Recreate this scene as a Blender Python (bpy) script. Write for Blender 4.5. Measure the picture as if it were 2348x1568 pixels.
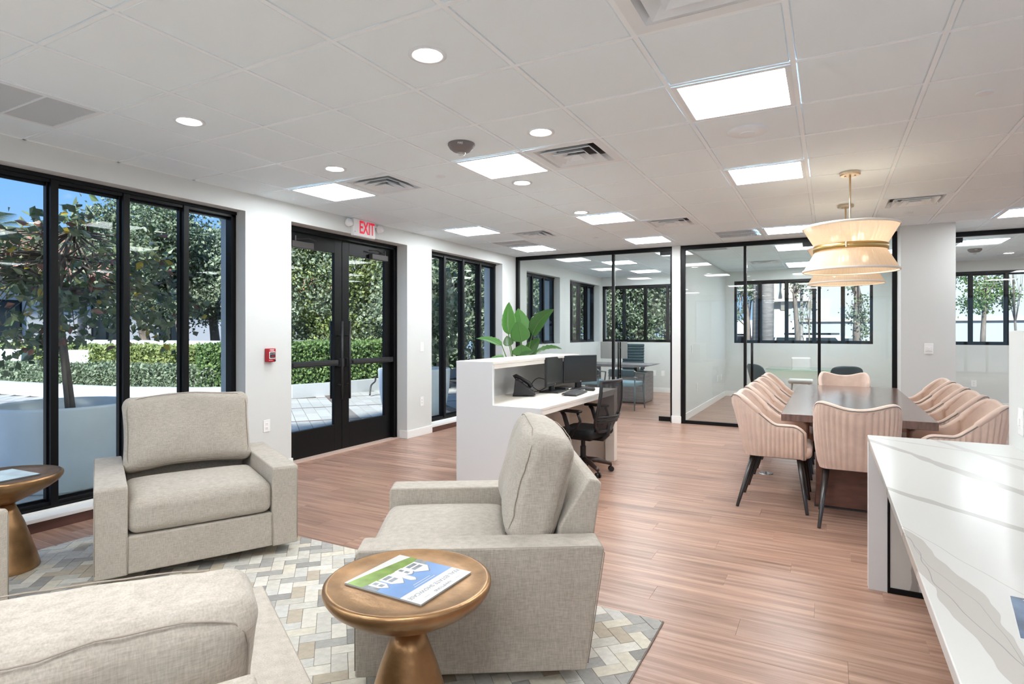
import bpy, bmesh, math, random
from mathutils import Matrix, Vector, noise
PI = math.pi
R = math.radians
scene = bpy.context.scene
for o in list(bpy.data.objects):
    bpy.data.objects.remove(o)
COL = scene.collection

# ------------------------------------------------------------------ camera
CH, FPX, YAW = 1.404, 1347.4, -0.4944
CE = 2.7225                       # ceiling height
cam_d = bpy.data.cameras.new('camera')
cam = bpy.data.objects.new('camera', cam_d)
COL.objects.link(cam)
cam.location = (0, 0, CH)
cam.rotation_euler = (PI / 2, 0, -YAW)
cam_d.sensor_width = 36.0
cam_d.lens = 36.0 * FPX / 2348.0
cam_d.shift_x = 0.0
cam_d.shift_y = -(784.0 - 760.6) / 2348.0
cam_d.clip_start = 0.05
cam_d.clip_end = 500
scene.camera = cam

# ------------------------------------------------------------------ world, sun, exposure
def sky_world():
    w = bpy.data.worlds.new('sky'); scene.world = w; w.use_nodes = True
    nt = w.node_tree; N = nt.nodes; L = nt.links
    N.clear()
    out = N.new('ShaderNodeOutputWorld'); bg = N.new('ShaderNodeBackground')
    tc = N.new('ShaderNodeTexCoord'); sep = N.new('ShaderNodeSeparateXYZ')
    L.new(tc.outputs['Generated'], sep.inputs[0])
    ramp = N.new('ShaderNodeValToRGB')
    e = ramp.color_ramp.elements
    e[0].position = 0.0; e[0].color = (0.42, 0.62, 0.86, 1)
    e[1].position = 0.75; e[1].color = (0.10, 0.30, 0.80, 1)
    m = e.new(0.22); m.color = (0.20, 0.47, 0.93, 1)
    L.new(sep.outputs[2], ramp.inputs[0])
    mp = N.new('ShaderNodeMapping'); mp.inputs['Scale'].default_value = (1.0, 1.0, 2.4)
    mp.inputs['Location'].default_value = (0.35, 0.1, 0.0)
    L.new(tc.outputs['Generated'], mp.inputs[0])
    nz = N.new('ShaderNodeTexNoise'); nz.inputs['Scale'].default_value = 3.4
    nz.inputs['Detail'].default_value = 7; nz.inputs['Roughness'].default_value = 0.52
    L.new(mp.outputs[0], nz.inputs['Vector'])
    cr = N.new('ShaderNodeValToRGB')
    cr.color_ramp.elements[0].position = 0.56; cr.color_ramp.elements[0].color = (0, 0, 0, 1)
    cr.color_ramp.elements[1].position = 0.68; cr.color_ramp.elements[1].color = (1, 1, 1, 1)
    L.new(nz.outputs[0], cr.inputs[0])
    mx = N.new('ShaderNodeMix'); mx.data_type = 'RGBA'
    L.new(cr.outputs[0], mx.inputs[0]); L.new(ramp.outputs[0], mx.inputs[6])
    mx.inputs[7].default_value = (0.85, 0.88, 0.93, 1)
    L.new(mx.outputs[2], bg.inputs[0])
    bg.inputs[1].default_value = 0.385
    L.new(bg.outputs[0], out.inputs[0])
sky_world()
sun_d = bpy.data.lights.new('sun', 'SUN'); sun_d.energy = 3.25; sun_d.angle = R(4)
sun_d.color = (1.0, 0.97, 0.92)
sun = bpy.data.objects.new('sun', sun_d); COL.objects.link(sun)
sun.rotation_euler = Vector((-0.26, 0.78, -0.66)).to_track_quat('-Z', 'Y').to_euler()
PANEL_L = 9.2
scene.view_settings.view_transform = 'Standard'
scene.view_settings.look = 'None'
scene.view_settings.exposure = 1.76
scene.view_settings.gamma = 1.0
scene.view_settings.use_curve_mapping = False
scene.cycles.use_denoising = True
scene.cycles.max_bounces = 16
scene.cycles.diffuse_bounces = 12
scene.cycles.glossy_bounces = 4
scene.cycles.transparent_max_bounces = 24
scene.cycles.sample_clamp_indirect = 10.0
scene.cycles.caustics_reflective = False
scene.cycles.caustics_refractive = False

# ------------------------------------------------------------------ projection helper (only to rank pieces by size in view)
_c, _s = math.cos(YAW), math.sin(YAW)
def proj(x, y, z):
    d = x * _s + y * _c; u = x * _c - y * _s
    if d < 0.15: return None
    return 1174 + FPX * u / d, 760.6 - FPX * (z - CH) / d, d
def seen(x, y, z, pad=60):
    p = proj(x, y, z)
    return p and -pad < p[0] < 2348 + pad and -pad < p[1] < 1568 + pad
def rank(x, y, z):
    p = proj(x, y, z)
    if not p or not (-120 < p[0] < 2468 and -120 < p[1] < 1688): return 1e9
    return p[2] / max(0.05, abs(z - CH)) * p[2]

# ------------------------------------------------------------------ materials
MATS = {}
def newmat(name):
    m = bpy.data.materials.new(name); m.use_nodes = True
    MATS[name] = m
    return m, m.node_tree.nodes, m.node_tree.links, m.node_tree.nodes['Principled BSDF']
def rgb(h):
    h = h.lstrip('#'); v = [int(h[i:i + 2], 16) / 255 for i in (0, 2, 4)]
    return tuple(((c / 12.92) if c <= 0.04045 else ((c + 0.055) / 1.055) ** 2.4) for c in v) + (1,)
def mat(name, col, rough=0.5, metal=0.0, spec=0.5, nscale=0, namt=0.1, bump=0.0, bscale=None, stretch=(1, 1, 1), coat=0, emis=None, estr=0, sheen=0, coords='Object'):
    m, N, L, P = newmat(name)
    if isinstance(col, str): col = rgb(col)
    P.inputs['Base Color'].default_value = col
    P.inputs['Roughness'].default_value = rough
    P.inputs['Metallic'].default_value = metal
    P.inputs['Specular IOR Level'].default_value = spec
    P.inputs['Coat Weight'].default_value = coat
    P.inputs['Sheen Weight'].default_value = sheen
    if emis:
        P.inputs['Emission Color'].default_value = rgb(emis) if isinstance(emis, str) else emis
        P.inputs['Emission Strength'].default_value = estr
    if nscale or bump:
        tc = N.new('ShaderNodeTexCoord'); mp = N.new('ShaderNodeMapping')
        mp.inputs['Scale'].default_value = stretch
        L.new(tc.outputs[coords], mp.inputs[0])
    if nscale:
        nz = N.new('ShaderNodeTexNoise'); nz.inputs['Scale'].default_value = nscale; nz.inputs['Detail'].default_value = 5
        L.new(mp.outputs[0], nz.inputs['Vector'])
        rp = N.new('ShaderNodeValToRGB')
        rp.color_ramp.elements[0].position = 0.3; rp.color_ramp.elements[1].position = 0.7
        rp.color_ramp.elements[0].color = tuple(c * (1 - namt) for c in col[:3]) + (1,)
        rp.color_ramp.elements[1].color = tuple(min(1, c * (1 + namt)) for c in col[:3]) + (1,)
        L.new(nz.outputs[0], rp.inputs[0]); L.new(rp.outputs[0], P.inputs['Base Color'])
    if bump:
        n2 = N.new('ShaderNodeTexNoise'); n2.inputs['Scale'].default_value = bscale or nscale; n2.inputs['Detail'].default_value = 3
        L.new(mp.outputs[0], n2.inputs['Vector'])
        b = N.new('ShaderNodeBump'); b.inputs['Strength'].default_value = bump; b.inputs['Distance'].default_value = 0.01
        L.new(n2.outputs[0], b.inputs['Height']); L.new(b.outputs[0], P.inputs['Normal'])
    return m
def glass(name, tint, refl=1.0, base=0.04):
    m, N, L, P = newmat(name)
    N.remove(P); out = N['Material Output']
    tr = N.new('ShaderNodeBsdfTransparent'); tr.inputs[0].default_value = tint
    gl = N.new('ShaderNodeBsdfGlossy'); gl.inputs['Roughness'].default_value = 0.0
    gl.inputs[0].default_value = (refl, refl, refl, 1)
    lw = N.new('ShaderNodeLayerWeight'); lw.inputs['Blend'].default_value = 0.5
    p5 = N.new('ShaderNodeMath'); p5.operation = 'POWER'; p5.inputs[1].default_value = 4.0
    L.new(lw.outputs['Facing'], p5.inputs[0])
    ma = N.new('ShaderNodeMath'); ma.operation = 'MULTIPLY_ADD'; ma.inputs[1].default_value = 0.85; ma.inputs[2].default_value = base
    L.new(p5.outputs[0], ma.inputs[0])
    mx = N.new('ShaderNodeMixShader'); L.new(ma.outputs[0], mx.inputs[0])
    L.new(tr.outputs[0], mx.inputs[1]); L.new(gl.outputs[0], mx.inputs[2]); L.new(mx.outputs[0], out.inputs[0])
    return m
M_wall = mat('wall_paint', (0.68, 0.70, 0.685, 1), 0.6, nscale=0, bump=0.04, bscale=220)
M_wallx = mat('exterior_stucco', (0.62, 0.68, 0.72, 1), 0.85, bump=0.1, bscale=60)
M_ceil = mat("ceiling_tile_white", (0.83, 0.93, 0.985, 1), 0.9, bump=0.12, bscale=400)
M_grid = mat('ceiling_grid_white', (0.88, 0.95, 0.99, 1), 0.5)
M_trim = mat('trim_white', (0.86, 0.86, 0.845, 1), 0.4)
M_brown = mat('dark_brown_base', (0.10, 0.045, 0.035, 1), 0.5, nscale=20, namt=.3, stretch=(1, .2, 1))
M_black = mat('black_aluminium', (0.004, 0.004, 0.0045, 1), 0.4, metal=0.0, spec=0.22)
M_blackp = mat('black_plastic', (0.018, 0.018, 0.02, 1), 0.45)
M_glass = glass('window_glass', (0.93, 0.96, 0.96, 1), 0.28, 0.03)
M_pglass = glass('partition_glass', (0.965, 0.98, 0.975, 1), 0.8, 0.03)
M_emit = mat('led_panel_lit', (1, 1, 1, 1), 0.5, emis=(0.93, 0.975, 1.0, 1), estr=PANEL_L)
M_emit2 = mat('downlight_lit', (1, 1, 1, 1), 0.5, emis=(1.0, 0.97, 0.92, 1), estr=14)
M_plate = mat('switch_plate_white', (0.88, 0.88, 0.87, 1), 0.35)
M_red = mat('fire_red', '#b01225', 0.35)
M_exitred = mat('exit_red_lit', '#e0123a', 0.4, emis=(0.9, 0.01, 0.05, 1), estr=0.12)
M_white = mat('white_plastic', (0.88, 0.88, 0.88, 1), 0.35)
M_lam = mat('desk_laminate', (0.74, 0.755, 0.765, 1), 0.35)
M_lamw = mat('desk_laminate_warm', (0.84, 0.80, 0.74, 1), 0.4)
M_brass = mat('brushed_brass', (0.60, 0.42, 0.17, 1), 0.35, metal=1.0)
M_nickel = mat('champagne_nickel', (0.62, 0.52, 0.40, 1), 0.3, metal=1.0)
M_chrome = mat('chrome', (0.75, 0.75, 0.75, 1), 0.15, metal=1.0)
M_vent = mat('vent_white', (0.80, 0.86, 0.90, 1), 0.45)
M_ventdark = mat('vent_dark', (0.02, 0.02, 0.02, 1), 0.6)
M_gray = mat('detector_gray', (0.20, 0.18, 0.18, 1), 0.45)
M_clear = glass('strobe_clear', (0.95, 0.95, 0.95, 1), 1.0, 0.12)

def fabric(name, c1, c2, scale=1.0, rough=0.9, bump=0.25):
    m, N, L, P = newmat(name)
    tc = N.new('ShaderNodeTexCoord')
    def nz(st, sc):
        mp = N.new('ShaderNodeMapping'); mp.inputs['Scale'].default_value = st
        L.new(tc.outputs['Object'], mp.inputs[0])
        n = N.new('ShaderNodeTexNoise'); n.inputs['Scale'].default_value = sc * scale; n.inputs['Detail'].default_value = 3
        L.new(mp.outputs[0], n.inputs['Vector']); return n
    a = nz((1, 1, 0.12), 260); b = nz((0.14, 0.14, 1), 260); d = nz((1, 1, 1), 9)
    ad = N.new('ShaderNodeMath'); ad.operation = 'ADD'; L.new(a.outputs[0], ad.inputs[0]); L.new(b.outputs[0], ad.inputs[1])
    m2 = N.new('ShaderNodeMath'); m2.operation = 'MULTIPLY_ADD'; m2.inputs[1].default_value = 0.16; L.new(d.outputs[0], m2.inputs[0])
    hf = N.new('ShaderNodeMath'); hf.operation = 'MULTIPLY'; hf.inputs[1].default_value = 0.5; L.new(ad.outputs[0], hf.inputs[0])
    L.new(hf.outputs[0], m2.inputs[2])
    rp = N.new('ShaderNodeValToRGB'); rp.color_ramp.elements[0].position = 0.42; rp.color_ramp.elements[1].position = 0.80
    rp.color_ramp.elements[0].color = c1; rp.color_ramp.elements[1].color = c2
    L.new(m2.outputs[0], rp.inputs[0]); L.new(rp.outputs[0], P.inputs['Base Color'])
    P.inputs['Roughness'].default_value = rough; P.inputs['Sheen Weight'].default_value = 0.15
    bp = N.new('ShaderNodeBump'); bp.inputs['Strength'].default_value = bump; bp.inputs['Distance'].default_value = 0.002
    L.new(ad.outputs[0], bp.inputs['Height']); L.new(bp.outputs[0], P.inputs['Normal'])
    return m
M_linen = fabric('oatmeal_linen', (0.36, 0.32, 0.265, 1), (0.56, 0.51, 0.44, 1))
M_velvet = mat('blush_velvet', (0.66, 0.50, 0.41, 1), 0.8, nscale=14, namt=0.07, sheen=0.5, bump=0.1, bscale=300)
M_seam = mat('seam_thread', (0.34, 0.29, 0.24, 1), 0.9)
M_pipe = mat('piping_gray', (0.24, 0.21, 0.19, 1), 0.6)
M_bronze = mat('cast_bronze', (0.40, 0.235, 0.115, 1), 0.34, metal=0.85, nscale=9, namt=0.28, bump=0.10, bscale=55)
M_woodt = mat('walnut_table', (0.15, 0.085, 0.065, 1), 0.17, spec=.9, nscale=7, namt=0.35, stretch=(6, .6, 1), bump=0.03, bscale=30)
M_woodb = mat('walnut_base', (0.20, 0.09, 0.06, 1), 0.5, nscale=6, namt=0.25, stretch=(1, 1, 3))
M_leg = mat('dark_leg', (0.028, 0.022, 0.02, 1), 0.3, spec=0.7)
M_mesh = mat('black_mesh_fabric', (0.02, 0.02, 0.022, 1), 0.7)
M_seatb = mat('black_seat_fabric', (0.008, 0.008, 0.009, 1), 0.9)
M_screen = mat('monitor_screen', (0.02, 0.024, 0.024, 1), 0.22, spec=0.6)
M_key = mat('keyboard_gray', (0.10, 0.10, 0.11, 1), 0.5)
M_paper = mat('paper_white', (0.64, 0.64, 0.635, 1), 0.35)
M_teal = mat('teal_leather', (0.05, 0.085, 0.105, 1), 0.45)
M_tealf = mat('teal_fabric', (0.20, 0.32, 0.38, 1), 0.8)
M_wqu = mat('white_quilted', (0.78, 0.78, 0.77, 1), 0.6)
M_silver = mat('silver_plastic', (0.35, 0.34, 0.33, 1), 0.4, metal=0.4)
M_gdesk = mat('gray_wood', (0.20, 0.19, 0.20, 1), 0.4, nscale=5, namt=.2, stretch=(1, 1, 6))
M_tglass = glass('table_glass', (0.80, 0.93, 0.88, 1), 0.9, 0.08)

def plank_mat():
    m, N, L, P = newmat('vinyl_plank')
    geo = N.new('ShaderNodeNewGeometry'); sep = N.new('ShaderNodeSeparateXYZ'); L.new(geo.outputs['Position'], sep.inputs[0])
    rnd = N.new('ShaderNodeNewGeometry')
    mp = N.new('ShaderNodeMapping'); mp.inputs['Scale'].default_value = (0.8, 18, 1); L.new(geo.outputs['Position'], mp.inputs[0])
    off = N.new('ShaderNodeVectorMath'); off.operation = 'ADD'
    cmb = N.new('ShaderNodeCombineXYZ'); mu = N.new('ShaderNodeMath'); mu.operation = 'MULTIPLY'; mu.inputs[1].default_value = 37
    # per-plank random number, one loose piece of mesh or one object each
    oi = N.new('ShaderNodeObjectInfo'); ra = N.new('ShaderNodeMath'); ra.operation = 'ADD'
    L.new(oi.outputs['Random'], ra.inputs[0]); L.new(rnd.outputs['Random Per Island'], ra.inputs[1])
    fr = N.new('ShaderNodeMath'); fr.operation = 'FRACT'; L.new(ra.outputs[0], fr.inputs[0])
    L.new(fr.outputs[0], mu.inputs[0]); L.new(mu.outputs[0], cmb.inputs[0]); L.new(mu.outputs[0], cmb.inputs[2])
    L.new(mp.outputs[0], off.inputs[0]); L.new(cmb.outputs[0], off.inputs[1])
    nz = N.new('ShaderNodeTexNoise'); nz.inputs['Scale'].default_value = 1.6; nz.inputs['Detail'].default_value = 6; nz.inputs['Roughness'].default_value = 0.62
    L.new(off.outputs[0], nz.inputs['Vector'])
    rp = N.new('ShaderNodeValToRGB'); e = rp.color_ramp.elements
    e[0].position = 0.25; e[0].color = (0.175, 0.09, 0.06, 1)
    e[1].position = 0.78; e[1].color = (0.64, 0.43, 0.335, 1)
    k = e.new(0.5); k.color = (0.42, 0.25, 0.18, 1)
    L.new(nz.outputs[0], rp.inputs[0])
    hs = N.new('ShaderNodeHueSaturation'); vm = N.new('ShaderNodeMath'); vm.operation = 'MULTIPLY_ADD'; vm.inputs[1].default_value = 0.22; vm.inputs[2].default_value = 0.80
    L.new(fr.outputs[0], vm.inputs[0]); L.new(vm.outputs[0], hs.inputs['Value']); L.new(rp.outputs[0], hs.inputs['Color'])
    L.new(hs.outputs[0], P.inputs['Base Color'])
    P.inputs['Roughness'].default_value = 0.33; P.inputs['Specular IOR Level'].default_value = 0.5
    b = N.new('ShaderNodeBump'); b.inputs['Strength'].default_value = 0.22; b.inputs['Distance'].default_value = 0.004
    L.new(nz.outputs[0], b.inputs['Height']); L.new(b.outputs[0], P.inputs['Normal'])
    return m
M_plank = plank_mat()
def island_mat(name, cols, rough=0.7, bump=0.3, bscale=60, hair=False, transl=0.0):
    """one material whose colour differs from loose piece to loose piece"""
    m, N, L, P = newmat(name)
    g = N.new('ShaderNodeNewGeometry'); oi = N.new('ShaderNodeObjectInfo')
    a = N.new('ShaderNodeMath'); a.operation = 'ADD'; L.new(g.outputs['Random Per Island'], a.inputs[0]); L.new(oi.outputs['Random'], a.inputs[1])
    f = N.new('ShaderNodeMath'); f.operation = 'FRACT'; L.new(a.outputs[0], f.inputs[0])
    rp = N.new('ShaderNodeValToRGB'); rp.color_ramp.interpolation = 'CONSTANT' if hair else 'LINEAR'
    e = rp.color_ramp.elements; n = len(cols)
    e[0].position = 0; e[0].color = cols[0]
    e[1].position = (n - 1) / n if hair else 1; e[1].color = cols[-1]
    for i in range(1, n - 1):
        x = e.new(i / n if hair else i / (n - 1)); x.color = cols[i]
    L.new(f.outputs[0], rp.inputs[0])
    tc = N.new('ShaderNodeTexCoord')
    nz = N.new('ShaderNodeTexNoise'); nz.inputs['Scale'].default_value = bscale; nz.inputs['Detail'].default_value = 4
    L.new(tc.outputs['Object'], nz.inputs['Vector'])
    hs = N.new('ShaderNodeHueSaturation'); v = N.new('ShaderNodeMath'); v.operation = 'MULTIPLY_ADD'; v.inputs[1].default_value = 0.5; v.inputs[2].default_value = 0.75
    L.new(nz.outputs[0], v.inputs[0]); L.new(v.outputs[0], hs.inputs['Value']); L.new(rp.outputs[0], hs.inputs['Color'])
    L.new(hs.outputs[0], P.inputs['Base Color']); P.inputs['Roughness'].default_value = rough
    if bump:
        b = N.new('ShaderNodeBump'); b.inputs['Strength'].default_value = bump; b.inputs['Distance'].default_value = 0.004
        L.new(nz.outputs[0], b.inputs['Height']); L.new(b.outputs[0], P.inputs['Normal'])
    if transl:
        tl = N.new('ShaderNodeBsdfTranslucent'); L.new(hs.outputs[0], tl.inputs[0])
        mx = N.new('ShaderNodeMixShader'); mx.inputs[0].default_value = transl
        L.new(P.outputs[0], mx.inputs[1]); L.new(tl.outputs[0], mx.inputs[2]); L.new(mx.outputs[0], N['Material Output'].inputs[0])
    return m
M_hide = island_mat('cowhide_patch', [(.56, .55, .51, 1), (.40, .39, .36, 1), (.66, .63, .55, 1), (.30, .29, .27, 1), (.52, .50, .44, 1), (.68, .66, .60, 1), (.46, .40, .31, 1), (.58, .56, .50, 1), (.37, .36, .34, 1), (.64, .60, .50, 1)], 0.75, 0.4, 45, hair=True)
M_paver = island_mat('pale_paver', [(.38, .385, .37, 1), (.44, .44, .43, 1), (.40, .395, .375, 1)], 0.8, 0.2, 30, hair=True)
M_paverb = island_mat('brown_paver', [(.15, .115, .10, 1), (.19, .15, .135, 1), (.20, .18, .17, 1)], 0.8, 0.2, 30, hair=True)
M_leafg = island_mat('leaf_green', [(.07, .14, .04, 1), (.14, .24, .07, 1), (.22, .32, .11, 1), (.10, .17, .07, 1)], 0.5, 0, 3, transl=.25)
M_leafd = island_mat('leaf_gray_green', [(.11, .16, .09, 1), (.19, .25, .15, 1), (.30, .35, .24, 1), (.13, .18, .12, 1)], 0.5, 0, 3, transl=.2)
M_leafy = island_mat('leaf_yellow_green', [(.14, .21, .06, 1), (.26, .33, .11, 1), (.38, .42, .16, 1), (.13, .18, .07, 1)], 0.5, 0, 3, transl=.25)
M_leafs = island_mat('leaf_seagrape', [(.10, .16, .06, 1), (.22, .28, .13, 1), (.10, .13, .08, 1), (.17, .22, .11, 1), (.28, .30, .18, 1), (.13, .19, .09, 1), (.24, .27, .17, 1), (.18, .2, .12, 1), (.15, .22, .10, 1), (.20, .25, .14, 1), (.11, .16, .08, 1), (.26, .29, .17, 1), (.14, .18, .09, 1), (.21, .24, .14, 1), (.62, .46, .08, 1), (.16, .2, .1, 1), (.23, .27, .15, 1), (.12, .16, .08, 1), (.19, .23, .13, 1), (.30, .14, .10, 1)], 0.4, 0, 3, hair=True, transl=.15)
M_bark = mat('tree_bark', (0.20, 0.165, 0.14, 1), 0.9, nscale=12, namt=.3, bump=.5, bscale=25, stretch=(1, 1, .3))
M_palmb = mat('palm_bark', (0.27, 0.25, 0.24, 1), 0.9, nscale=9, namt=.25, bump=.5, bscale=14, stretch=(.4, .4, 3))
M_curb = mat('pale_curb', (0.44, 0.46, 0.475, 1), 0.8, bump=.1, bscale=30)
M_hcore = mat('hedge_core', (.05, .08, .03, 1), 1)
M_pot = mat('pale_planter', (0.80, 0.85, 0.88, 1), 0.5, nscale=3, namt=.06)
M_soil = mat('soil', (0.05, 0.04, 0.03, 1), 0.95)
M_villa = mat('villa_stucco', (0.40, 0.435, 0.46, 1), 0.85, bump=.1, bscale=40)
M_stucco = mat('white_stucco', (0.66, 0.67, 0.69, 1), 0.85, bump=.1, bscale=40)
M_roof = mat('terracotta_roof', (0.45, 0.20, 0.13, 1), 0.8, nscale=8, namt=.3)
M_dwin = mat('dark_window_glass', (0.03, 0.04, 0.045, 1), 0.1)
M_asph = mat('asphalt', (0.16, 0.16, 0.165, 1), 0.9, nscale=20, namt=.2)
M_beige = mat('beige_stucco', (0.62, 0.56, 0.47, 1), 0.85)

def marble_mat():
    m, N, L, P = newmat('veined_quartz')
    tc = N.new('ShaderNodeTexCoord'); geo = N.new('ShaderNodeNewGeometry'); sp = N.new('ShaderNodeSeparateXYZ'); L.new(geo.outputs['Position'], sp.inputs[0])
    def M2(op, a, b_=None, c=None):
        n = N.new('ShaderNodeMath'); n.operation = op
        for i, q in enumerate((a, b_, c)):
            if q is None: continue
            if isinstance(q, (int, float)): n.inputs[i].default_value = q
            else: L.new(q, n.inputs[i])
        return n.outputs[0]
    X, Y, Zz = sp.outputs
    def nz(sc, det, seed):
        mp = N.new('ShaderNodeMapping'); mp.inputs['Location'].default_value = (seed, seed * .7, 0); L.new(geo.outputs['Position'], mp.inputs[0])
        n = N.new('ShaderNodeTexNoise'); n.inputs['Scale'].default_value = sc; n.inputs['Detail'].default_value = det; L.new(mp.outputs[0], n.inputs['Vector'])
        return M2('SUBTRACT', n.outputs[0], .5)
    col = None
    base = (0.60, 0.595, 0.57, 1)
    cur = None
    def layer(mask, c):
        nonlocal cur
        mx = N.new('ShaderNodeMix'); mx.data_type = 'RGBA'
        L.new(mask, mx.inputs[0])
        if cur is None: mx.inputs[6].default_value = base
        else: L.new(cur, mx.inputs[6])
        mx.inputs[7].default_value = c; cur = mx.outputs[2]
    wob = nz(2.6, 3, 1.0); wob2 = nz(9, 4, 4.0)
    def vein(y0, slope, w0, w1, c, seed, amp=.22, soft=.004):
        # centre line y = y0 + slope*x (+wobble); half width from w0 to w1
        ctr = M2('ADD', M2('MULTIPLY_ADD', X, slope, y0), M2('ADD', M2('MULTIPLY', nz(2.2, 2, seed), amp), M2('MULTIPLY', wob2, .018)))
        d = M2('ABSOLUTE', M2('SUBTRACT', Y, ctr))
        w = M2('ADD', M2('MULTIPLY_ADD', X, (w1 - w0) / .63, w0 - .19 * (w1 - w0) / .63), M2('MULTIPLY', nz(5, 2, seed + 3), w1 * 1.3))
        w = M2('MAXIMUM', w, .0012)
        mk = N.new('ShaderNodeMapRange'); L.new(M2('SUBTRACT', d, w), mk.inputs[0]); mk.inputs[1].default_value = 0; mk.inputs[2].default_value = soft; mk.inputs[3].default_value = 1; mk.inputs[4].default_value = 0
        layer(mk.outputs[0], c)
        # darker hairline rim
        rm = N.new('ShaderNodeMapRange'); L.new(M2('ABSOLUTE', M2('SUBTRACT', d, w)), rm.inputs[0]); rm.inputs[1].default_value = 0; rm.inputs[2].default_value = .0022; rm.inputs[3].default_value = .55; rm.inputs[4].default_value = 0
        layer(rm.outputs[0], tuple(q * .72 for q in c[:3]) + (1,))
    G1, G2, G3 = (.44, .425, .39, 1), (.50, .485, .455, 1), (.47, .445, .41, 1)
    vein(5.27, -2.9, .02, .07, G2, 5.3, .20)
    vein(3.89, -.63, .006, .012, G2, 6.1, .05)
    vein(4.11, -2.3, .03, .11, G1, 2.3, .22)
    vein(2.79, -1.17, .018, .045, G1, 11.0, .12)
    vein(2.53, -2.3, .0015, .003, G2, 14.0, .25, .003)
    vein(2.95, -5.6, .22, .30, G3, 17.0, .6, .012)
    vein(2.80, -5.2, .002, .003, (.33, .32, .31, 1), 19.0, 1.0, .006)
    vein(3.08, -5.9, .0015, .002, (.38, .37, .36, 1), 23.0, 1.1, .006)
    vein(1.2, -.4, .01, .04, G1, 27.0, .2)
    zv = M2('ABSOLUTE', M2('SUBTRACT', X, M2('ADD', M2('MULTIPLY_ADD', Zz, .05, .385), M2('MULTIPLY', nz(7, 4, 31.0), .12))))
    gate = M2('MULTIPLY', M2('LESS_THAN', Zz, .36), M2('GREATER_THAN', Y, 3.7))
    mk = N.new('ShaderNodeMapRange'); L.new(zv, mk.inputs[0]); mk.inputs[1].default_value = .018; mk.inputs[2].default_value = .022; mk.inputs[3].default_value = 1; mk.inputs[4].default_value = 0
    layer(M2('MULTIPLY', mk.outputs[0], gate), (.38, .36, .34, 1))
    L.new(cur, P.inputs['Base Color'])
    P.inputs['Roughness'].default_value = 0.2; P.inputs['Specular IOR Level'].default_value = 0.13
    return m
M_marble = marble_mat()
def shade_mat():
    m, N, L, P = newmat('string_shade')
    N.remove(P); out = N['Material Output']
    tc = N.new('ShaderNodeTexCoord'); sp = N.new('ShaderNodeSeparateXYZ'); L.new(tc.outputs['Object'], sp.inputs[0])
    at = N.new('ShaderNodeMath'); at.operation = 'ARCTAN2'; L.new(sp.outputs[1], at.inputs[0]); L.new(sp.outputs[0], at.inputs[1])
    cb = N.new('ShaderNodeCombineXYZ'); mu = N.new('ShaderNodeMath'); mu.operation = 'MULTIPLY'; mu.inputs[1].default_value = 22; L.new(at.outputs[0], mu.inputs[0]); L.new(mu.outputs[0], cb.inputs[0])
    nz = N.new('ShaderNodeTexNoise'); nz.inputs['Scale'].default_value = 1.0; nz.inputs['Detail'].default_value = 4; nz.inputs['Roughness'].default_value = .7; L.new(cb.outputs[0], nz.inputs['Vector'])
    rp = N.new('ShaderNodeValToRGB'); rp.color_ramp.elements[0].position = .3; rp.color_ramp.elements[0].color = (.80, .66, .50, 1)
    rp.color_ramp.elements[1].position = .7; rp.color_ramp.elements[1].color = (.93, .85, .73, 1); L.new(nz.outputs[0], rp.inputs[0])
    df = N.new('ShaderNodeBsdfDiffuse'); tl = N.new('ShaderNodeBsdfTranslucent'); tr = N.new('ShaderNodeBsdfTransparent')
    L.new(rp.outputs[0], df.inputs[0]); L.new(rp.outputs[0], tl.inputs[0])
    a = N.new('ShaderNodeMixShader'); a.inputs[0].default_value = .55; L.new(df.outputs[0], a.inputs[1]); L.new(tl.outputs[0], a.inputs[2])
    b = N.new('ShaderNodeMixShader')
    mr = N.new('ShaderNodeMapRange'); mr.inputs[1].default_value = .45; mr.inputs[2].default_value = .75; mr.inputs[3].default_value = .05; mr.inputs[4].default_value = .4
    L.new(nz.outputs[0], mr.inputs[0]); L.new(mr.outputs[0], b.inputs[0])
    L.new(a.outputs[0], b.inputs[1]); L.new(tr.outputs[0], b.inputs[2]); L.new(b.outputs[0], out.inputs[0])
    return m
M_shade = shade_mat()
M_hem = mat('shade_hem', (0.86, 0.80, 0.72, 1), 0.8)
M_bulb = mat('bulb_lit', (1, .9, .75, 1), 0.3, emis=(1.0, 0.84, 0.62, 1), estr=9)
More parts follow.
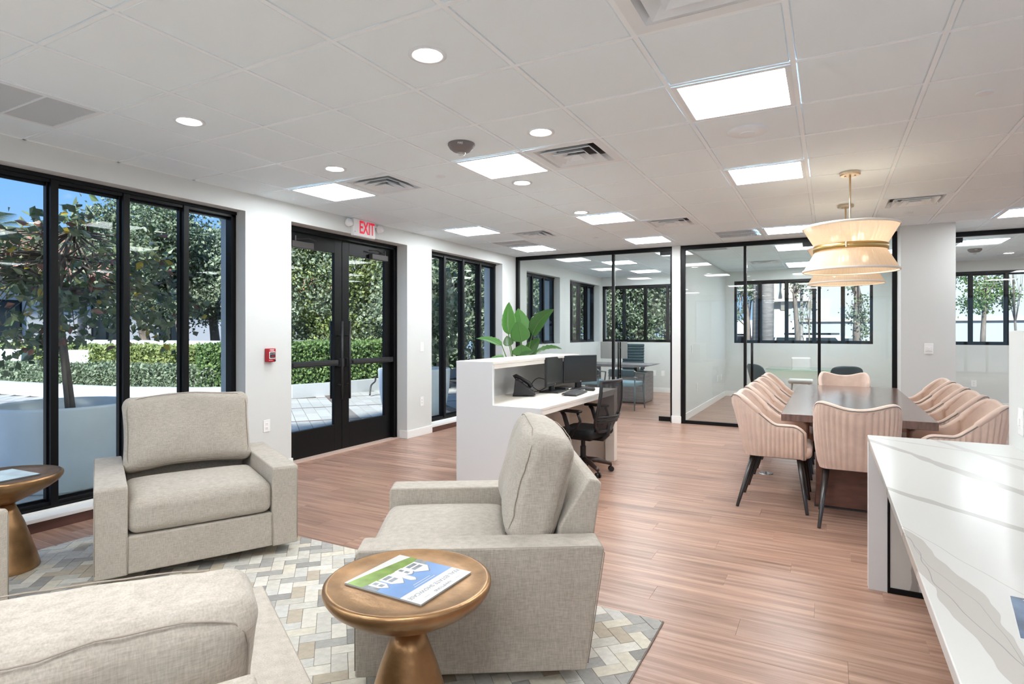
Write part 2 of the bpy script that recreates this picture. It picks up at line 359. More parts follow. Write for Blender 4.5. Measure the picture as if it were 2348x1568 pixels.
def leaf_mat():
    m, N, L, P = newmat('banana_leaf')
    tc = N.new('ShaderNodeTexCoord')
    wv = N.new('ShaderNodeTexWave'); wv.inputs['Scale'].default_value = 26; wv.inputs['Distortion'].default_value = 1.2; wv.bands_direction = 'Y'
    L.new(tc.outputs['UV'], wv.inputs['Vector'])
    rp = N.new('ShaderNodeValToRGB'); rp.color_ramp.elements[0].color = (.04, .16, .025, 1); rp.color_ramp.elements[1].color = (.13, .36, .06, 1)
    L.new(wv.outputs[0], rp.inputs[0]); P.inputs['Roughness'].default_value = .28
    oi = N.new('ShaderNodeObjectInfo'); hs = N.new('ShaderNodeHueSaturation'); vm = N.new('ShaderNodeMath'); vm.operation = 'MULTIPLY_ADD'; vm.inputs[1].default_value = .9; vm.inputs[2].default_value = .45
    L.new(oi.outputs['Random'], vm.inputs[0]); L.new(vm.outputs[0], hs.inputs['Value']); L.new(rp.outputs[0], hs.inputs['Color']); L.new(hs.outputs[0], P.inputs['Base Color'])
    P.inputs['Specular IOR Level'].default_value = .7
    b = N.new('ShaderNodeBump'); b.inputs['Strength'].default_value = .35; b.inputs['Distance'].default_value = .004
    L.new(wv.outputs[0], b.inputs['Height']); L.new(b.outputs[0], P.inputs['Normal'])
    tl = N.new('ShaderNodeBsdfTranslucent'); tl.inputs[0].default_value = (.16, .5, .04, 1)
    mx = N.new('ShaderNodeMixShader'); mx.inputs[0].default_value = .3
    L.new(P.outputs[0], mx.inputs[1]); L.new(tl.outputs[0], mx.inputs[2]); L.new(mx.outputs[0], N['Material Output'].inputs[0])
    return m
M_leaf = leaf_mat()
M_stem = mat('leaf_stem', (.10, .22, .05, 1), .5)

# ------------------------------------------------------------------ mesh helpers
class MB:
    def __init__(s): s.v = []; s.f = []; s.uv = {}
    def add(s, vs, fs):
        n = len(s.v); s.v += [tuple(v) for v in vs]; s.f += [tuple(i + n for i in f) for f in fs]; return s
    def box(s, x0, x1, y0, y1, z0, z1, M=None):
        vs = [Vector((x, y, z)) for z in (z0, z1) for y in (y0, y1) for x in (x0, x1)]
        if M is not None: vs = [M @ v for v in vs]
        return s.add(vs, [(0, 2, 3, 1), (4, 5, 7, 6), (0, 1, 5, 4), (2, 6, 7, 3), (0, 4, 6, 2), (1, 3, 7, 5)])
    def ngon_prism(s, pts, a0, a1, ax='y'):
        """pts in the plane across ax, extruded from a0 to a1 along ax"""
        def P(p, a):
            return {'y': (p[0], a, p[1]), 'x': (a, p[0], p[1]), 'z': (p[0], p[1], a)}[ax]
        n = len(pts); vs = [P(p, a0) for p in pts] + [P(p, a1) for p in pts]
        fs = [tuple(range(n)), tuple(range(2 * n - 1, n - 1, -1))]
        fs += [(i, i + n, (i + 1) % n + n, (i + 1) % n) for i in range(n)]
        return s.add(vs, fs)
    def tube(s, pts, r, n=8, cap=True):
        pts = [Vector(p) for p in pts]; rs = r if isinstance(r, (list, tuple)) else [r] * len(pts)
        vs = []; up = None
        for i, p in enumerate(pts):
            t = (pts[min(i + 1, len(pts) - 1)] - pts[max(i - 1, 0)]).normalized()
            if up is None:
                up = Vector((0, 0, 1)) if abs(t.z) < .9 else Vector((1, 0, 0))
            a = t.cross(up).normalized(); b = a.cross(t).normalized(); up = b
            for k in range(n):
                q = 2 * PI * k / n
                vs.append(p + (a * math.cos(q) + b * math.sin(q)) * rs[i])
        m = len(pts); fs = []
        for i in range(m - 1):
            for k in range(n):
                fs.append((i * n + k, i * n + (k + 1) % n, (i + 1) * n + (k + 1) % n, (i + 1) * n + k))
        if cap: fs += [tuple(range(n - 1, -1, -1)), tuple(range((m - 1) * n, m * n))]
        return s.add(vs, fs)
    def lathe(s, prof, c=(0, 0, 0), n=32, cap=False):
        vs = []; fs = []
        for r, z in prof:
            for k in range(n):
                q = 2 * PI * k / n; vs.append((c[0] + r * math.cos(q), c[1] + r * math.sin(q), c[2] + z))
        for i in range(len(prof) - 1):
            for k in range(n):
                fs.append((i * n + k, i * n + (k + 1) % n, (i + 1) * n + (k + 1) % n, (i + 1) * n + k))
        if cap: fs += [tuple(range(n - 1, -1, -1)), tuple(range((len(prof) - 1) * n, len(prof) * n))]
        return s.add(vs, fs)
    def rbox(s, c, h, r, k=3, m=4, fn=None, M=None):
        """rounded box: centre c, half sizes h, corner radius r"""
        def ts(hh):
            rr = min(r, hh * .999)
            a = [-hh + rr * (1 - math.cos(PI / 2 * i / k)) for i in range(k + 1)] if False else [-hh + rr * i / k for i in range(k + 1)]
            inner = hh - rr
            b = [-inner + 2 * inner * i / m for i in range(1, m)]
            return a + b + [-t for t in reversed(a)]
        T = [ts(x) for x in h]; idx = {}; vs = []; fs = []
        def vert(p):
            key = tuple(round(x, 6) for x in p)
            if key in idx: return idx[key]
            q = []
            inn = [max(-(h[i] - min(r, h[i] * .999)), min(h[i] - min(r, h[i] * .999), p[i])) for i in range(3)]
            d = Vector([p[i] - inn[i] for i in range(3)])
            if d.length > 1e-9: d = d.normalized() * min(r, min(h) * .999)
            # radius may be limited per axis
            v = Vector([inn[i] + d[i] for i in range(3)])
            if fn: v = Vector(fn(v))
            v = v + Vector(c)
            if M is not None: v = M @ v
            idx[key] = len(vs); vs.append(v); return idx[key]
        for ax in range(3):
            a, b = (ax + 1) % 3, (ax + 2) % 3
            for sg in (-1, 1):
                for i in range(len(T[a]) - 1):
                    for j in range(len(T[b]) - 1):
                        q = []
                        for (u, w) in ((i, j), (i + 1, j), (i + 1, j + 1), (i, j + 1)):
                            p = [0, 0, 0]; p[ax] = sg * h[ax]; p[a] = T[a][u]; p[b] = T[b][w]; q.append(vert(p))
                        fs.append(tuple(q if sg > 0 else reversed(q)))
        return s.add(vs, fs)
    def sphere(s, c, r, n=12, m=8, sc=(1, 1, 1)):
        prof = [(max(1e-4, math.sin(PI * i / m)) , -math.cos(PI * i / m)) for i in range(m + 1)]
        vs = []; fs = []
        for a, z in prof:
            for k in range(n):
                q = 2 * PI * k / n; vs.append((c[0] + r * sc[0] * a * math.cos(q), c[1] + r * sc[1] * a * math.sin(q), c[2] + r * sc[2] * z))
        for i in range(m):
            for k in range(n): fs.append((i * n + k, i * n + (k + 1) % n, (i + 1) * n + (k + 1) % n, (i + 1) * n + k))
        return s.add(vs, fs)
    def mesh(s, name, m, smooth=False):
        me = bpy.data.meshes.new(name); me.from_pydata(s.v, [], s.f)
        me.materials.append(m); 
        if smooth: me.polygons.foreach_set('use_smooth', [True] * len(s.f))
        me.update(); return me
    def build(s, name, m, parent=None, smooth=False, bevel=0, seg=2, loc=None):
        me = s.mesh(name, m, smooth)
        if s.f and not smooth is None:
            bm = bmesh.new(); bm.from_mesh(me); bmesh.ops.recalc_face_normals(bm, faces=bm.faces); bm.to_mesh(me); bm.free()
        o = bpy.data.objects.new(name, me); COL.objects.link(o)
        if parent: o.parent = parent
        if loc: o.location = loc
        if bevel:
            b = o.modifiers.new('bevel', 'BEVEL'); b.width = bevel; b.segments = seg; b.limit_method = 'ANGLE'; b.angle_limit = R(40)
            if smooth is False:
                me.polygons.foreach_set('use_smooth', [True] * len(me.polygons))
                b.harden_normals = True
        return o
def tag(o, label=None, cat=None, group=None, kind=None):
    if label: o['label'] = label
    if cat: o['category'] = cat
    if group: o['group'] = group
    if kind: o['kind'] = kind
    return o
def thing(name, label, cat, loc=(0, 0, 0), rz=0, group=None):
    o = bpy.data.objects.new(name, None); COL.objects.link(o)
    o.location = loc; o.rotation_euler = (0, 0, rz); o.empty_display_size = .1
    return tag(o, label, cat, group)
KIDS = {}
def dup(root, loc, rz=0, label=None, group=None):
    r = root.copy(); COL.objects.link(r); r.location = loc; r.rotation_euler = (0, 0, rz)
    if label: r['label'] = label
    if group: r['group'] = group
    for ch in list(root.children):
        q = ch.copy(); COL.objects.link(q); q.parent = r
        for g in list(ch.children):
            w = g.copy(); COL.objects.link(w); w.parent = q
    return r
def struct(o): o['kind'] = 'structure'; return o
def text(s, size, M, m, parent, name='lettering', ext=.0008, font_x=1.0, align='CENTER', bold=0):
    cu = bpy.data.curves.new(name, 'FONT'); cu.body = s; cu.size = size; cu.extrude = ext; cu.align_x = align; cu.align_y = 'CENTER'
    cu.resolution_u = 3; cu.offset = bold
    t = bpy.data.objects.new(name, cu)
    me = bpy.data.meshes.new_from_object(t); me.materials.clear(); me.materials.append(m)
    me.transform(M @ Matrix.Diagonal((font_x, 1, 1, 1)))
    o = bpy.data.objects.new(name, me); COL.objects.link(o); o.parent = parent
    bpy.data.objects.remove(t); return o
def rotM(x=0, y=0, z=0, loc=(0, 0, 0)):
    return Matrix.Translation(loc) @ Matrix.Rotation(z, 4, 'Z') @ Matrix.Rotation(y, 4, 'Y') @ Matrix.Rotation(x, 4, 'X')
# ================================================================== STRUCTURE
XL, XR, YF, YB = -4.87, 5.95, -3.6, 13.6
T = 0.61; TR = 0.6119
def gx(i): return (i - 8.2522) * T
def gy(j): return (j + 3.206) * TR
# floor: sub-base and planks
b = MB().box(XL - .02, XR + .1, YF - .1, YB + .05, -.12, -.009)
floor = struct(b.build('floor', M_brown))
PW, PL = 0.18, 1.22
cells = []
r = 0
y = YF
while y < YB:
    off = (r * 0.37 % 1.0) * PL
    x = XL - off
    while x < XR:
        x0 = max(x, XL); x1 = min(x + PL, XR)
        if x1 - x0 > .02:
            cells.append((rank((x0 + x1) / 2, y + PW / 2, 0), x0, x1, y, min(y + PW, YB)))
        x += PL
    y += PW; r += 1
cells.sort()
def plank_mb(x0, x1, y0, y1, mbx=None):
    g = .0003; e = .0009; h = .0006
    mb = mbx or MB()
    a = [(x0 + g, y0 + g), (x1 - g, y0 + g), (x1 - g, y1 - g), (x0 + g, y1 - g)]
    c = [(x0 + g + e, y0 + g + e), (x1 - g - e, y0 + g + e), (x1 - g - e, y1 - g - e), (x0 + g + e, y1 - g - e)]
    vs = [(p[0], p[1], -.009) for p in a] + [(p[0], p[1], -h) for p in a] + [(p[0], p[1], 0) for p in c]
    fs = [(8, 9, 10, 11)] + [(i, (i + 1) % 4, (i + 1) % 4 + 4, i + 4) for i in range(4)] + [(i + 4, (i + 1) % 4 + 4, (i + 1) % 4 + 8, i + 8) for i in range(4)]
    return mb.add(vs, fs)
full = plank_mb(0, PL, 0, PW).mesh('plank', M_plank)
n = 0
rest = MB()
for k, (rk, x0, x1, y0, y1) in enumerate(cells):
    if k < 300:
        if abs(x1 - x0 - PL) < 1e-4 and abs(y1 - y0 - PW) < 1e-4:
            o = bpy.data.objects.new('plank', full); o.location = (x0, y0, 0)
        else:
            o = bpy.data.objects.new('plank', plank_mb(0, x1 - x0, 0, y1 - y0).mesh('plank', M_plank)); o.location = (x0, y0, 0)
        COL.objects.link(o); o.parent = floor
    else:
        plank_mb(x0, x1, y0, y1, rest)
tag(rest.build('far_planks', M_plank, floor, smooth=None), kind='stuff')

# ceiling: slab, grid bars, tiles
ceiling = struct(MB().box(XL - .45, XR + .3, YF - .3, YB + .4, CE + .07, CE + .12).build('ceiling', M_ceil))
shade_roof = struct(MB().box(XL - .45, XR + .3, YF - .3, YB + .4, CE + .12, 4.4).build('shade_roof_slab', M_wallx))  # unseen roof slab, raised to keep sun out and shade the planter
TILE_SKIP = set()
PANELS = [(7, 2), (7, 5), (4, 3), (1, 3), (4, 7), (1, 7), (1, 10), (4, 10), (7, 10), (11, 10)]
ADDED_PANELS = [(4, -3), (7, -3), (14, 1), (14, 5), (14, 8), (14, -3), (11, -5), (1, -4), (1, -7), (4, -6), (7, -6)]  # unseen lights continuing the grid, some added to brighten the near left wall
OFFICE_PANELS = [(2, 14), (2, 17), (4, 16), (7, 13), (7, 17), (9, 15), (11, 14), (13, 16), (15, 14), (0, 19)]
OFFICE_PANELS = [p for p in OFFICE_PANELS if p[1] < 19]
VENTS = [(5, 3), (2, 3), (2, 8), (5, 8), (9, 8), (7, 0), (6, 16), (1, 16)]
RETURNS = [(1, -1), (1, 9), (6, 10), (5, 12)]
for p in PANELS + ADDED_PANELS + OFFICE_PANELS + VENTS + RETURNS: TILE_SKIP.add(p)
tiles = []
for i in range(0, 18):
    for j in range(-9, 19):
        if (i, j) in TILE_SKIP: continue
        x0 = max(gx(i), XL); x1 = min(gx(i + 1), XR); y0 = max(gy(j), YF); y1 = min(gy(j + 1), YB)
        if x1 - x0 < .03 or y1 - y0 < .03: continue
        tiles.append((rank((x0 + x1) / 2, (y0 + y1) / 2, CE), x0, x1, y0, y1))
tiles.sort()
def tile_mb(w, d, x=0, y=0, mb=None):
    mb = mb or MB(); vs = []
    for g, z in ((.009, .022), (.009, .009), (.0165, .009), (.0165, .004), (.0195, .001)):
        vs += [(x + g, y + g, CE + z), (x + w - g, y + g, CE + z), (x + w - g, y + d - g, CE + z), (x + g, y + d - g, CE + z)]
    fs = [(16, 19, 18, 17)]
    for k in range(4):
        fs += [((i + 1) % 4 + 4 * k, i + 4 * k, i + 4 * k + 4, (i + 1) % 4 + 4 * k + 4) for i in range(4)]
    return mb.add(vs, fs)
tfull = tile_mb(T, TR).mesh('ceiling_tile', M_ceil)
rest = MB()
for k, (rk, x0, x1, y0, y1) in enumerate(tiles):
    if k < 300 and rk < 1e8:
        me = tfull if abs(x1 - x0 - T) < 1e-3 and abs(y1 - y0 - TR) < 1e-3 else tile_mb(x1 - x0, y1 - y0).mesh('ceiling_tile', M_ceil)
        o = bpy.data.objects.new('ceiling_tile', me); o.location = (x0, y0, 0); COL.objects.link(o); o.parent = ceiling
    else:
        tile_mb(x1 - x0, y1 - y0, x0, y0, rest)
tag(rest.build('other_tiles', M_ceil, ceiling, smooth=None), kind='stuff')
for i in range(1, 18):
    MB().box(gx(i) - .012, gx(i) + .012, YF, YB, CE - .001, CE + .008).build('grid_runner', M_grid, ceiling)
for j in range(-8, 19):
    MB().box(XL, XR, gy(j) - .011, gy(j) + .011, CE, CE + .008).build('grid_cross_bar', M_grid, ceiling)
e = MB(); e.box(XL, XL + .02, YF, YB, CE, CE + .008); e.box(XL, XR, YB - .02, YB, CE, CE + .008)
e.build('edge_angle', M_grid, ceiling)

struct(MB().box(XL - .14, XL - .0005, 4.25, 6.13, -.02, -.0005).build('floor_recess', M_plank))
# walls
def wall_y(name, x0, x1, y0, y1, ops, m=M_wall, zt=CE + .07):
    """wall running along y, openings (ya, yb, za, zb)"""
    b = MB(); y = y0
    for (a, c, za, zb) in sorted(ops):
        if a > y: b.box(x0, x1, y, a, 0, zt)
        if za > 0: b.box(x0, x1, a, c, 0, za)
        if zb < zt: b.box(x0, x1, a, c, zb, zt)
        y = c
    if y1 > y: b.box(x0, x1, y, y1, 0, zt)
    return struct(b.build(name, m))
def wall_x(name, x0, x1, y0, y1, ops, m=M_wall, zt=CE + .07):
    b = MB(); x = x0
    for (a, c, za, zb) in sorted(ops):
        if a > x: b.box(x, a, y0, y1, 0, zt)
        if za > 0: b.box(a, c, y0, y1, 0, za)
        if zb < zt: b.box(a, c, y0, y1, zb, zt)
        x = c
    if x1 > x: b.box(x, x1, y0, y1, 0, zt)
    return struct(b.build(name, m))
W1 = (0.195, 3.706, .085, 2.55); DR = (4.247, 6.135, 0, 2.54); W2 = (6.675, 8.692, .085, 2.555)
W3 = (9.60, 11.115, 1.165, 2.52); W4 = (11.648, 13.46, 1.165, 2.52)
wall_y('wall_left', XL - .30, XL, YF, YB + .3, [W1, DR, W2, W3, W4])
wall_y('wall_left_outside', XL - .36, XL - .30, YF, YB + .36, [W1, DR, W2, W3, W4], M_wallx)
W5 = (-4.84, -2.76, 1.16, 2.505); W6 = (-1.82, .77, 1.16, 2.505); W7 = (1.80, 4.92, 1.16, 2.52)
wall_x('wall_back', XL, XR + .2, YB, YB + .3, [W5, W6, W7])
ADDED_W9 = (-3.0, 8.6, .10, 2.55)  # unseen opening added in the right wall to let daylight in
wall_y('wall_right', XR, XR + .2, YF, YB, [ADDED_W9])
ADDED_W8 = (-4.3, 5.4, .10, 2.55)  # unseen opening added behind the camera to let daylight in
wall_x('wall_front', XL, XR, YF - .2, YF, [ADDED_W8])
wall_y('wall_office', -2.126, -2.0, 9.14, YB, [])
wall_y('wall_conference', 1.21, 1.342, 9.25, YB, [])
struct(MB().box(.79, 1.342, 8.74, 9.25, 0, CE + .03).build('wall_column', M_wall))
half = struct(MB().box(.818, .96, -1.2, 3.887, 0, 1.41).build('wall_half', M_wall, bevel=.004))
# exterior pilaster edge beside windows is the outer wall itself

# baseboards
b = MB()
for a, c in ((3.706, 4.247), (6.135, 6.675), (8.692, 9.16), (9.25, 13.6)):
    b.box(XL, XL + .014, a, c, 0, .105)
b.box(XL - .12, XL + .014, 6.123, 6.137, 0, .105); b.box(XL - .1, XL + .014, 4.245, 4.259, 0, .105)
struct(b.build('baseboard_left', M_trim, bevel=.003))
b = MB(); b.box(XL, -2.126, YB - .014, YB, 0, .11); b.box(-2.0, 1.21, YB - .014, YB, 0, .11); b.box(1.342, XR, YB - .014, YB, 0, .11)
struct(b.build('baseboard_back', M_trim, bevel=.003))
b = MB(); b.box(-2.0, -1.986, 9.24, YB, 0, .11); b.box(-2.14, -1.986, 9.126, 9.14, 0, .11); b.box(-2.14, -2.126, 9.126, YB, 0, .11)
struct(b.build('baseboard_office', M_trim, bevel=.003))
b = MB(); b.box(.776, 1.356, 8.726, 8.74, 0, .11); b.box(.776, .79, 8.726, 9.17, 0, .11); b.box(1.342, 1.356, 8.74, 9.6, 0, .11)
struct(b.build('baseboard_column', M_trim, bevel=.003))
# window stool / curb with the brown recess below
b = MB()
for a, c in ((W1[0], W1[1]), (W2[0], W2[1])):
    b.box(XL - .14, XL + .012, a, c, .072, .1); b.box(XL - .2, XL - .12, a, c, .1, .118)
struct(b.build('trim_2', M_trim, bevel=.003))
b = MB()
for a, c in ((W1[0], W1[1]), (W2[0], W2[1])): b.box(XL, XL + .004, a, c, 0, .07)
struct(b.build('trim_3', M_brown))

# windows
def window(name, axis, plane, a0, a1, z0, z1, n, right_edges=None, fw=.05, dp=.085, gp=.07):
    """axis 'y': in the left wall (outside towards -x); axis 'x': in the back wall (outside towards +y). plane = inner face of the frame"""
    w = bpy.data.objects.new(name, None); COL.objects.link(w); w['kind'] = 'structure'
    sgn = -1 if axis == 'y' else 1
    w.location = (plane, (a0 + a1) / 2, z0) if axis == 'y' else ((a0 + a1) / 2, plane, z0)
    L = w.location
    def bx(mb, p0, p1, d0, d1, za, zb):
        u = sorted((plane + sgn * d0, plane + sgn * d1))
        if axis == 'y': mb.box(u[0] - L.x, u[1] - L.x, p0 - L.y, p1 - L.y, za - L.z, zb - L.z)
        else: mb.box(p0 - L.x, p1 - L.x, u[0] - L.y, u[1] - L.y, za - L.z, zb - L.z)
        return mb
    f = MB(); bx(f, a0, a1, 0, dp, z1 - .055, z1); bx(f, a0, a1, 0, dp, z0, z0 + .045)
    bx(f, a0, a0 + fw, 0, dp, z0, z1); bx(f, a1 - fw, a1, 0, dp, z0, z1)
    # stepped inner stop
    bx(f, a0, a1, -.012, 0, z1 - .03, z1); bx(f, a0, a1, -.012, 0, z0, z0 + .02)
    f.build('window_frame', M_black, w, bevel=.003)
    E_ = [a0 + (a1 - a0) * k / n for k in range(1, n)]
    for q in E_:
        m = MB(); bx(m, q - fw / 2, q + fw / 2, -.01, dp, z0 + .02, z1 - .03); bx(m, q - fw / 2 - .012, q + fw / 2 + .012, .03, dp - .01, z0 + .02, z1 - .03)
        m.build('mullion', M_black, w, bevel=.003)
    E2 = [a0 + .02] + E_ + [a1 - .02]
    for k in range(n):
        g = MB(); bx(g, E2[k] + .015, E2[k + 1] - .015, gp, gp + .006, z0 + .03, z1 - .04)
        g.build('glass_pane', M_glass, w)
        st = MB()
        bx(st, E2[k] + .02, E2[k + 1] - .02, gp - .02, gp, z1 - .075, z1 - .05); bx(st, E2[k] + .02, E2[k + 1] - .02, gp - .02, gp, z0 + .04, z0 + .062)
        st.build('glazing_bead', M_black, w)
    return w
window('window_1', 'y', -5.004, W1[0], W1[1], .118, 2.55, 7)
window('window_2', 'y', -5.004, W2[0], W2[1], .118, 2.555, 4)
window('window_3', 'y', -5.004, W3[0], W3[1], W3[2], W3[3], 3)
window('window_4', 'y', -5.004, W4[0], W4[1], W4[2], W4[3], 4)
window('window_5', 'x', 13.63, W5[0], W5[1], W5[2], W5[3], 4)
window('window_6', 'x', 13.63, W6[0], W6[1], W6[2], W6[3], 5)
window('window_7', 'x', 13.63, W7[0], W7[1], W7[2], W7[3], 6)

window('added_window_8', 'x', YF - .12, ADDED_W8[0], ADDED_W8[1], ADDED_W8[2], ADDED_W8[3], 18)  # added window, unseen; brings in daylight from behind the camera
window('added_window_9', 'y', XR + .15, ADDED_W9[0], ADDED_W9[1], ADDED_W9[2], ADDED_W9[3], 22)  # added window, unseen; brings in daylight from the right
# entrance double door
dr = bpy.data.objects.new('door_1', None); COL.objects.link(dr); dr['kind'] = 'structure'; dr.location = (-5.05, 5.19, 0)
def dbox(mb, x0, x1, y0, y1, z0, z1): return mb.box(x0 + 5.05, x1 + 5.05, y0 - 5.19, y1 - 5.19, z0, z1)
f = MB(); dbox(f, -5.14, -5.044, 4.247, 4.30, 0, 2.54); dbox(f, -5.14, -5.044, 6.08, 6.135, 0, 2.54); dbox(f, -5.14, -5.044, 4.247, 6.135, 2.485, 2.54)
dbox(f, -5.06, -5.035, 4.247, 6.135, 2.515, 2.54); dbox(f, -5.06, -5.035, 6.115, 6.135, 0, 2.54)
f.build('door_frame', M_black, dr, bevel=.003)
dbox(MB(), -5.17, -4.99, 4.25, 6.13, 0, .012).build('threshold', mat('threshold_tan', (.62, .47, .40, 1), .4), dr)
for side, (ya, yb, sg) in enumerate(((4.305, 5.187, 1), (5.193, 6.075, -1))):
    lf = MB()
    st = .115
    dbox(lf, -5.14, -5.095, ya, ya + st, .012, 2.48); dbox(lf, -5.14, -5.095, yb - st, yb, .012, 2.48)
    dbox(lf, -5.14, -5.095, ya + st, yb - st, .012, .315); dbox(lf, -5.14, -5.095, ya + st, yb - st, 2.325, 2.48)
    leaf = lf.build('door_leaf', M_black, dr, bevel=.003)
    dbox(MB(), -5.12, -5.112, ya + st - .01, yb - st + .01, .305, 2.335).build('glass_pane', M_glass, leaf)
    hy = (yb - .06) if sg > 0 else (ya + .06)
    # pulls inside and outside
    for x in (-5.03, -5.205):
        p = MB(); p.tube([(x + 5.05, hy - 5.19, .61), (x + 5.05, hy - 5.19, 1.53)], .0135, 10)
        for z in (.78, 1.36): p.tube([(x + 5.05, hy - 5.19, z), (-5.12 + 5.05, hy - 5.19, z)], .009, 8)
        p.build('pull_handle', M_blackp, leaf, smooth=True)
    # exit bar
    a, c = (ya + .01, yb - .10) if sg > 0 else (ya + .10, yb - .01)
    e = MB(); dbox(e, -5.095, -5.045, a, c, 1.01, 1.075); dbox(e, -5.045, -5.03, a + (.1 if sg > 0 else .02), c - (.02 if sg > 0 else .1), 1.025, 1.062)
    dbox(e, -5.10, -5.04, hy - .02, hy + .05 if sg > 0 else hy + .02, .995, 1.09)
    e.build('exit_bar', M_blackp, leaf, bevel=.004)
    c0 = (ya + .10) if sg > 0 else (yb - .42)
    cl = MB(); dbox(cl, -5.095, -5.035, c0, c0 + .30, 2.315, 2.385)
    cl.build('closer', mat('closer_gray', (.055, .05, .048, 1), .5), leaf, bevel=.006)
    yA = c0 + .05 if sg > 0 else c0 + .25
    arm = MB(); arm.tube([(-5.05 + 5.05, yA - 5.19, 2.40), (.03, yA - 5.19 + .16 * sg, 2.425), (-.0, yA - 5.19 + .30 * sg, 2.42)], .007, 6)
    arm.tube([(0, yA - 5.19, 2.37), (0, yA - 5.19, 2.44)], .014, 8); arm.build('closer_arm', M_blackp, leaf)

# glass partition
def part_frame(name, segs, parent=None):
    p = bpy.data.objects.new(name, None); COL.objects.link(p); p['kind'] = 'structure'; p.location = ((segs[0][0] + segs[0][1]) / 2, 9.2, 0)
    return p
def glass_front(name, y, x0, x1, posts, bottom, door=None, header=(2.66, 2.722)):
    p = bpy.data.objects.new(name, None); COL.objects.link(p); p['kind'] = 'structure'; p.location = ((x0 + x1) / 2, y, 0)
    ox, oy = p.location.x, y
    def bx(mb, a, c, y0, y1, z0, z1): return mb.box(a - ox, c - ox, y0 - oy, y1 - oy, z0, z1)
    bx(MB(), x0, x1, y - .03, y + .03, header[0], header[1]).build('header_rail', M_black, p, bevel=.002)
    for a, c in posts: bx(MB(), a, c, y - .03, y + .03, 0, header[0]).build('post', M_black, p, bevel=.002)
    for a, c in bottom: bx(MB(), a, c, y - .025, y + .025, 0, .05).build('bottom_rail', M_black, p, bevel=.002)
    return p, bx
p1, bx = glass_front('door_2', 9.2, -4.87, -2.126, [(-4.87, -4.81), (-3.103, -3.066), (-2.160, -2.126)], [(-4.81, -3.103)])
bx(MB(), -4.81, -3.103, 9.194, 9.206, .05, 2.66).build('glass_pane', M_pglass, p1)
gd = bx(MB(), -3.055, -2.165, 9.194, 9.206, .012, 2.655).build('glass_door', M_pglass, p1)
bx(MB(), -2.342, -2.160, 9.182, 9.218, .012, .082).build('patch_fitting', M_black, gd)
bx(MB(), -2.322, -2.160, 9.182, 9.218, 2.60, 2.656).build('patch_fitting', M_black, gd)
for yy in (9.15, 9.25):
    h = MB(); h.tube([(-2.985 - p1.location.x, yy - 9.2, .62), (-2.985 - p1.location.x, yy - 9.2, 1.24)], .0125, 10)
    for z in (.72, 1.14): h.tube([(-2.985 - p1.location.x, yy - 9.2, z), (-2.985 - p1.location.x, 0, z)], .008, 6)
    h.build('pull_handle', M_black, gd, smooth=True)
p2, bx = glass_front('door_3', 9.2, -2.0, .79, [(-2.0, -1.936), (-1.097, -1.058), (-.135, -.097), (.735, .79)], [(-1.936, -1.097), (-.097, .735)])
bx(MB(), -1.936, -1.097, 9.194, 9.206, .05, 2.66).build('glass_pane', M_pglass, p2)
bx(MB(), -.097, .735, 9.194, 9.206, .05, 2.66).build('glass_pane', M_pglass, p2)
gd = bx(MB(), -1.050, -.145, 9.194, 9.206, .012, 2.655).build('glass_door', M_pglass, p2)
bx(MB(), -.325, -.14, 9.182, 9.218, 2.595, 2.656).build('patch_fitting', M_black, gd)
bx(MB(), -.325, -.14, 9.182, 9.218, .012, .075).build('patch_fitting', M_black, gd)
for yy in (9.15, 9.25):
    h = MB(); h.tube([(-.985 - p2.location.x, yy - 9.2, .62), (-.985 - p2.location.x, yy - 9.2, 1.24)], .0125, 10)
    for z in (.72, 1.14): h.tube([(-.985 - p2.location.x, yy - 9.2, z), (-.985 - p2.location.x, 0, z)], .008, 6)
    h.build('pull_handle', M_black, gd, smooth=True)
p3, bx = glass_front('door_4', 9.68, 1.342, XR, [(1.342, 1.37), (2.95, 2.99), (4.4, 4.44), (XR - .05, XR)], [(2.95, XR)])
bx(MB(), 2.99, XR - .05, 9.674, 9.686, .05, 2.66).build('glass_pane', M_pglass, p3)
gd = bx(MB(), 1.40, 2.94, 9.674, 9.686, .012, 2.655).build('glass_door', M_pglass, p3)
bx(MB(), 1.38, 1.56, 9.66, 9.70, 2.585, 2.65).build('patch_fitting', M_black, gd)

# ================================================================== CEILING FIXTURES
def led(i, j, label, group):
    x, y = gx(i + .5), gy(j + .5)
    t = thing('ceiling_light', label, 'light', (x, y, CE), 0, group)
    h = T / 2 - .012; q = h - .028
    f = MB()
    for a in ((-h, h, -h, -q), (-h, h, q, h), (-h, -q, -q, q), (q, h, -q, q)): f.box(a[0], a[1], a[2], a[3], -.004, .02)
    f.build('frame', M_vent, t)
    MB().box(-q, q, -q, q, .002, .012).build('diffuser', M_emit, t)
    return t
LED = {(7, 2): 'largest square ceiling light, nearest the camera, left of the round speaker grille',
 (7, 5): 'square ceiling light above the near end of the long table, left of the pendants',
 (4, 3): 'square ceiling light between the fire strobe and the air vent beside it',
 (1, 3): 'square ceiling light nearest the entrance doors, left of an air vent',
 (4, 7): 'square ceiling light in the middle of the room beside a small downlight',
 (1, 7): 'square ceiling light above the floor to ceiling window behind the desk',
 (1, 10): 'square ceiling light touching a return grille near the left office glass',
 (4, 10): 'square ceiling light just before the glass door of the left office',
 (7, 10): 'square ceiling light behind the pendants in front of the conference glass',
 (11, 10): 'square ceiling light cut by the right edge, before the right office'}
for p in PANELS:
    led(p[0], p[1], LED[p], 'square ceiling lights of the open room')
for p in ADDED_PANELS: led(p[0], p[1], 'unseen square ceiling light added beyond the frame to brighten the room', 'added square ceiling lights out of view')
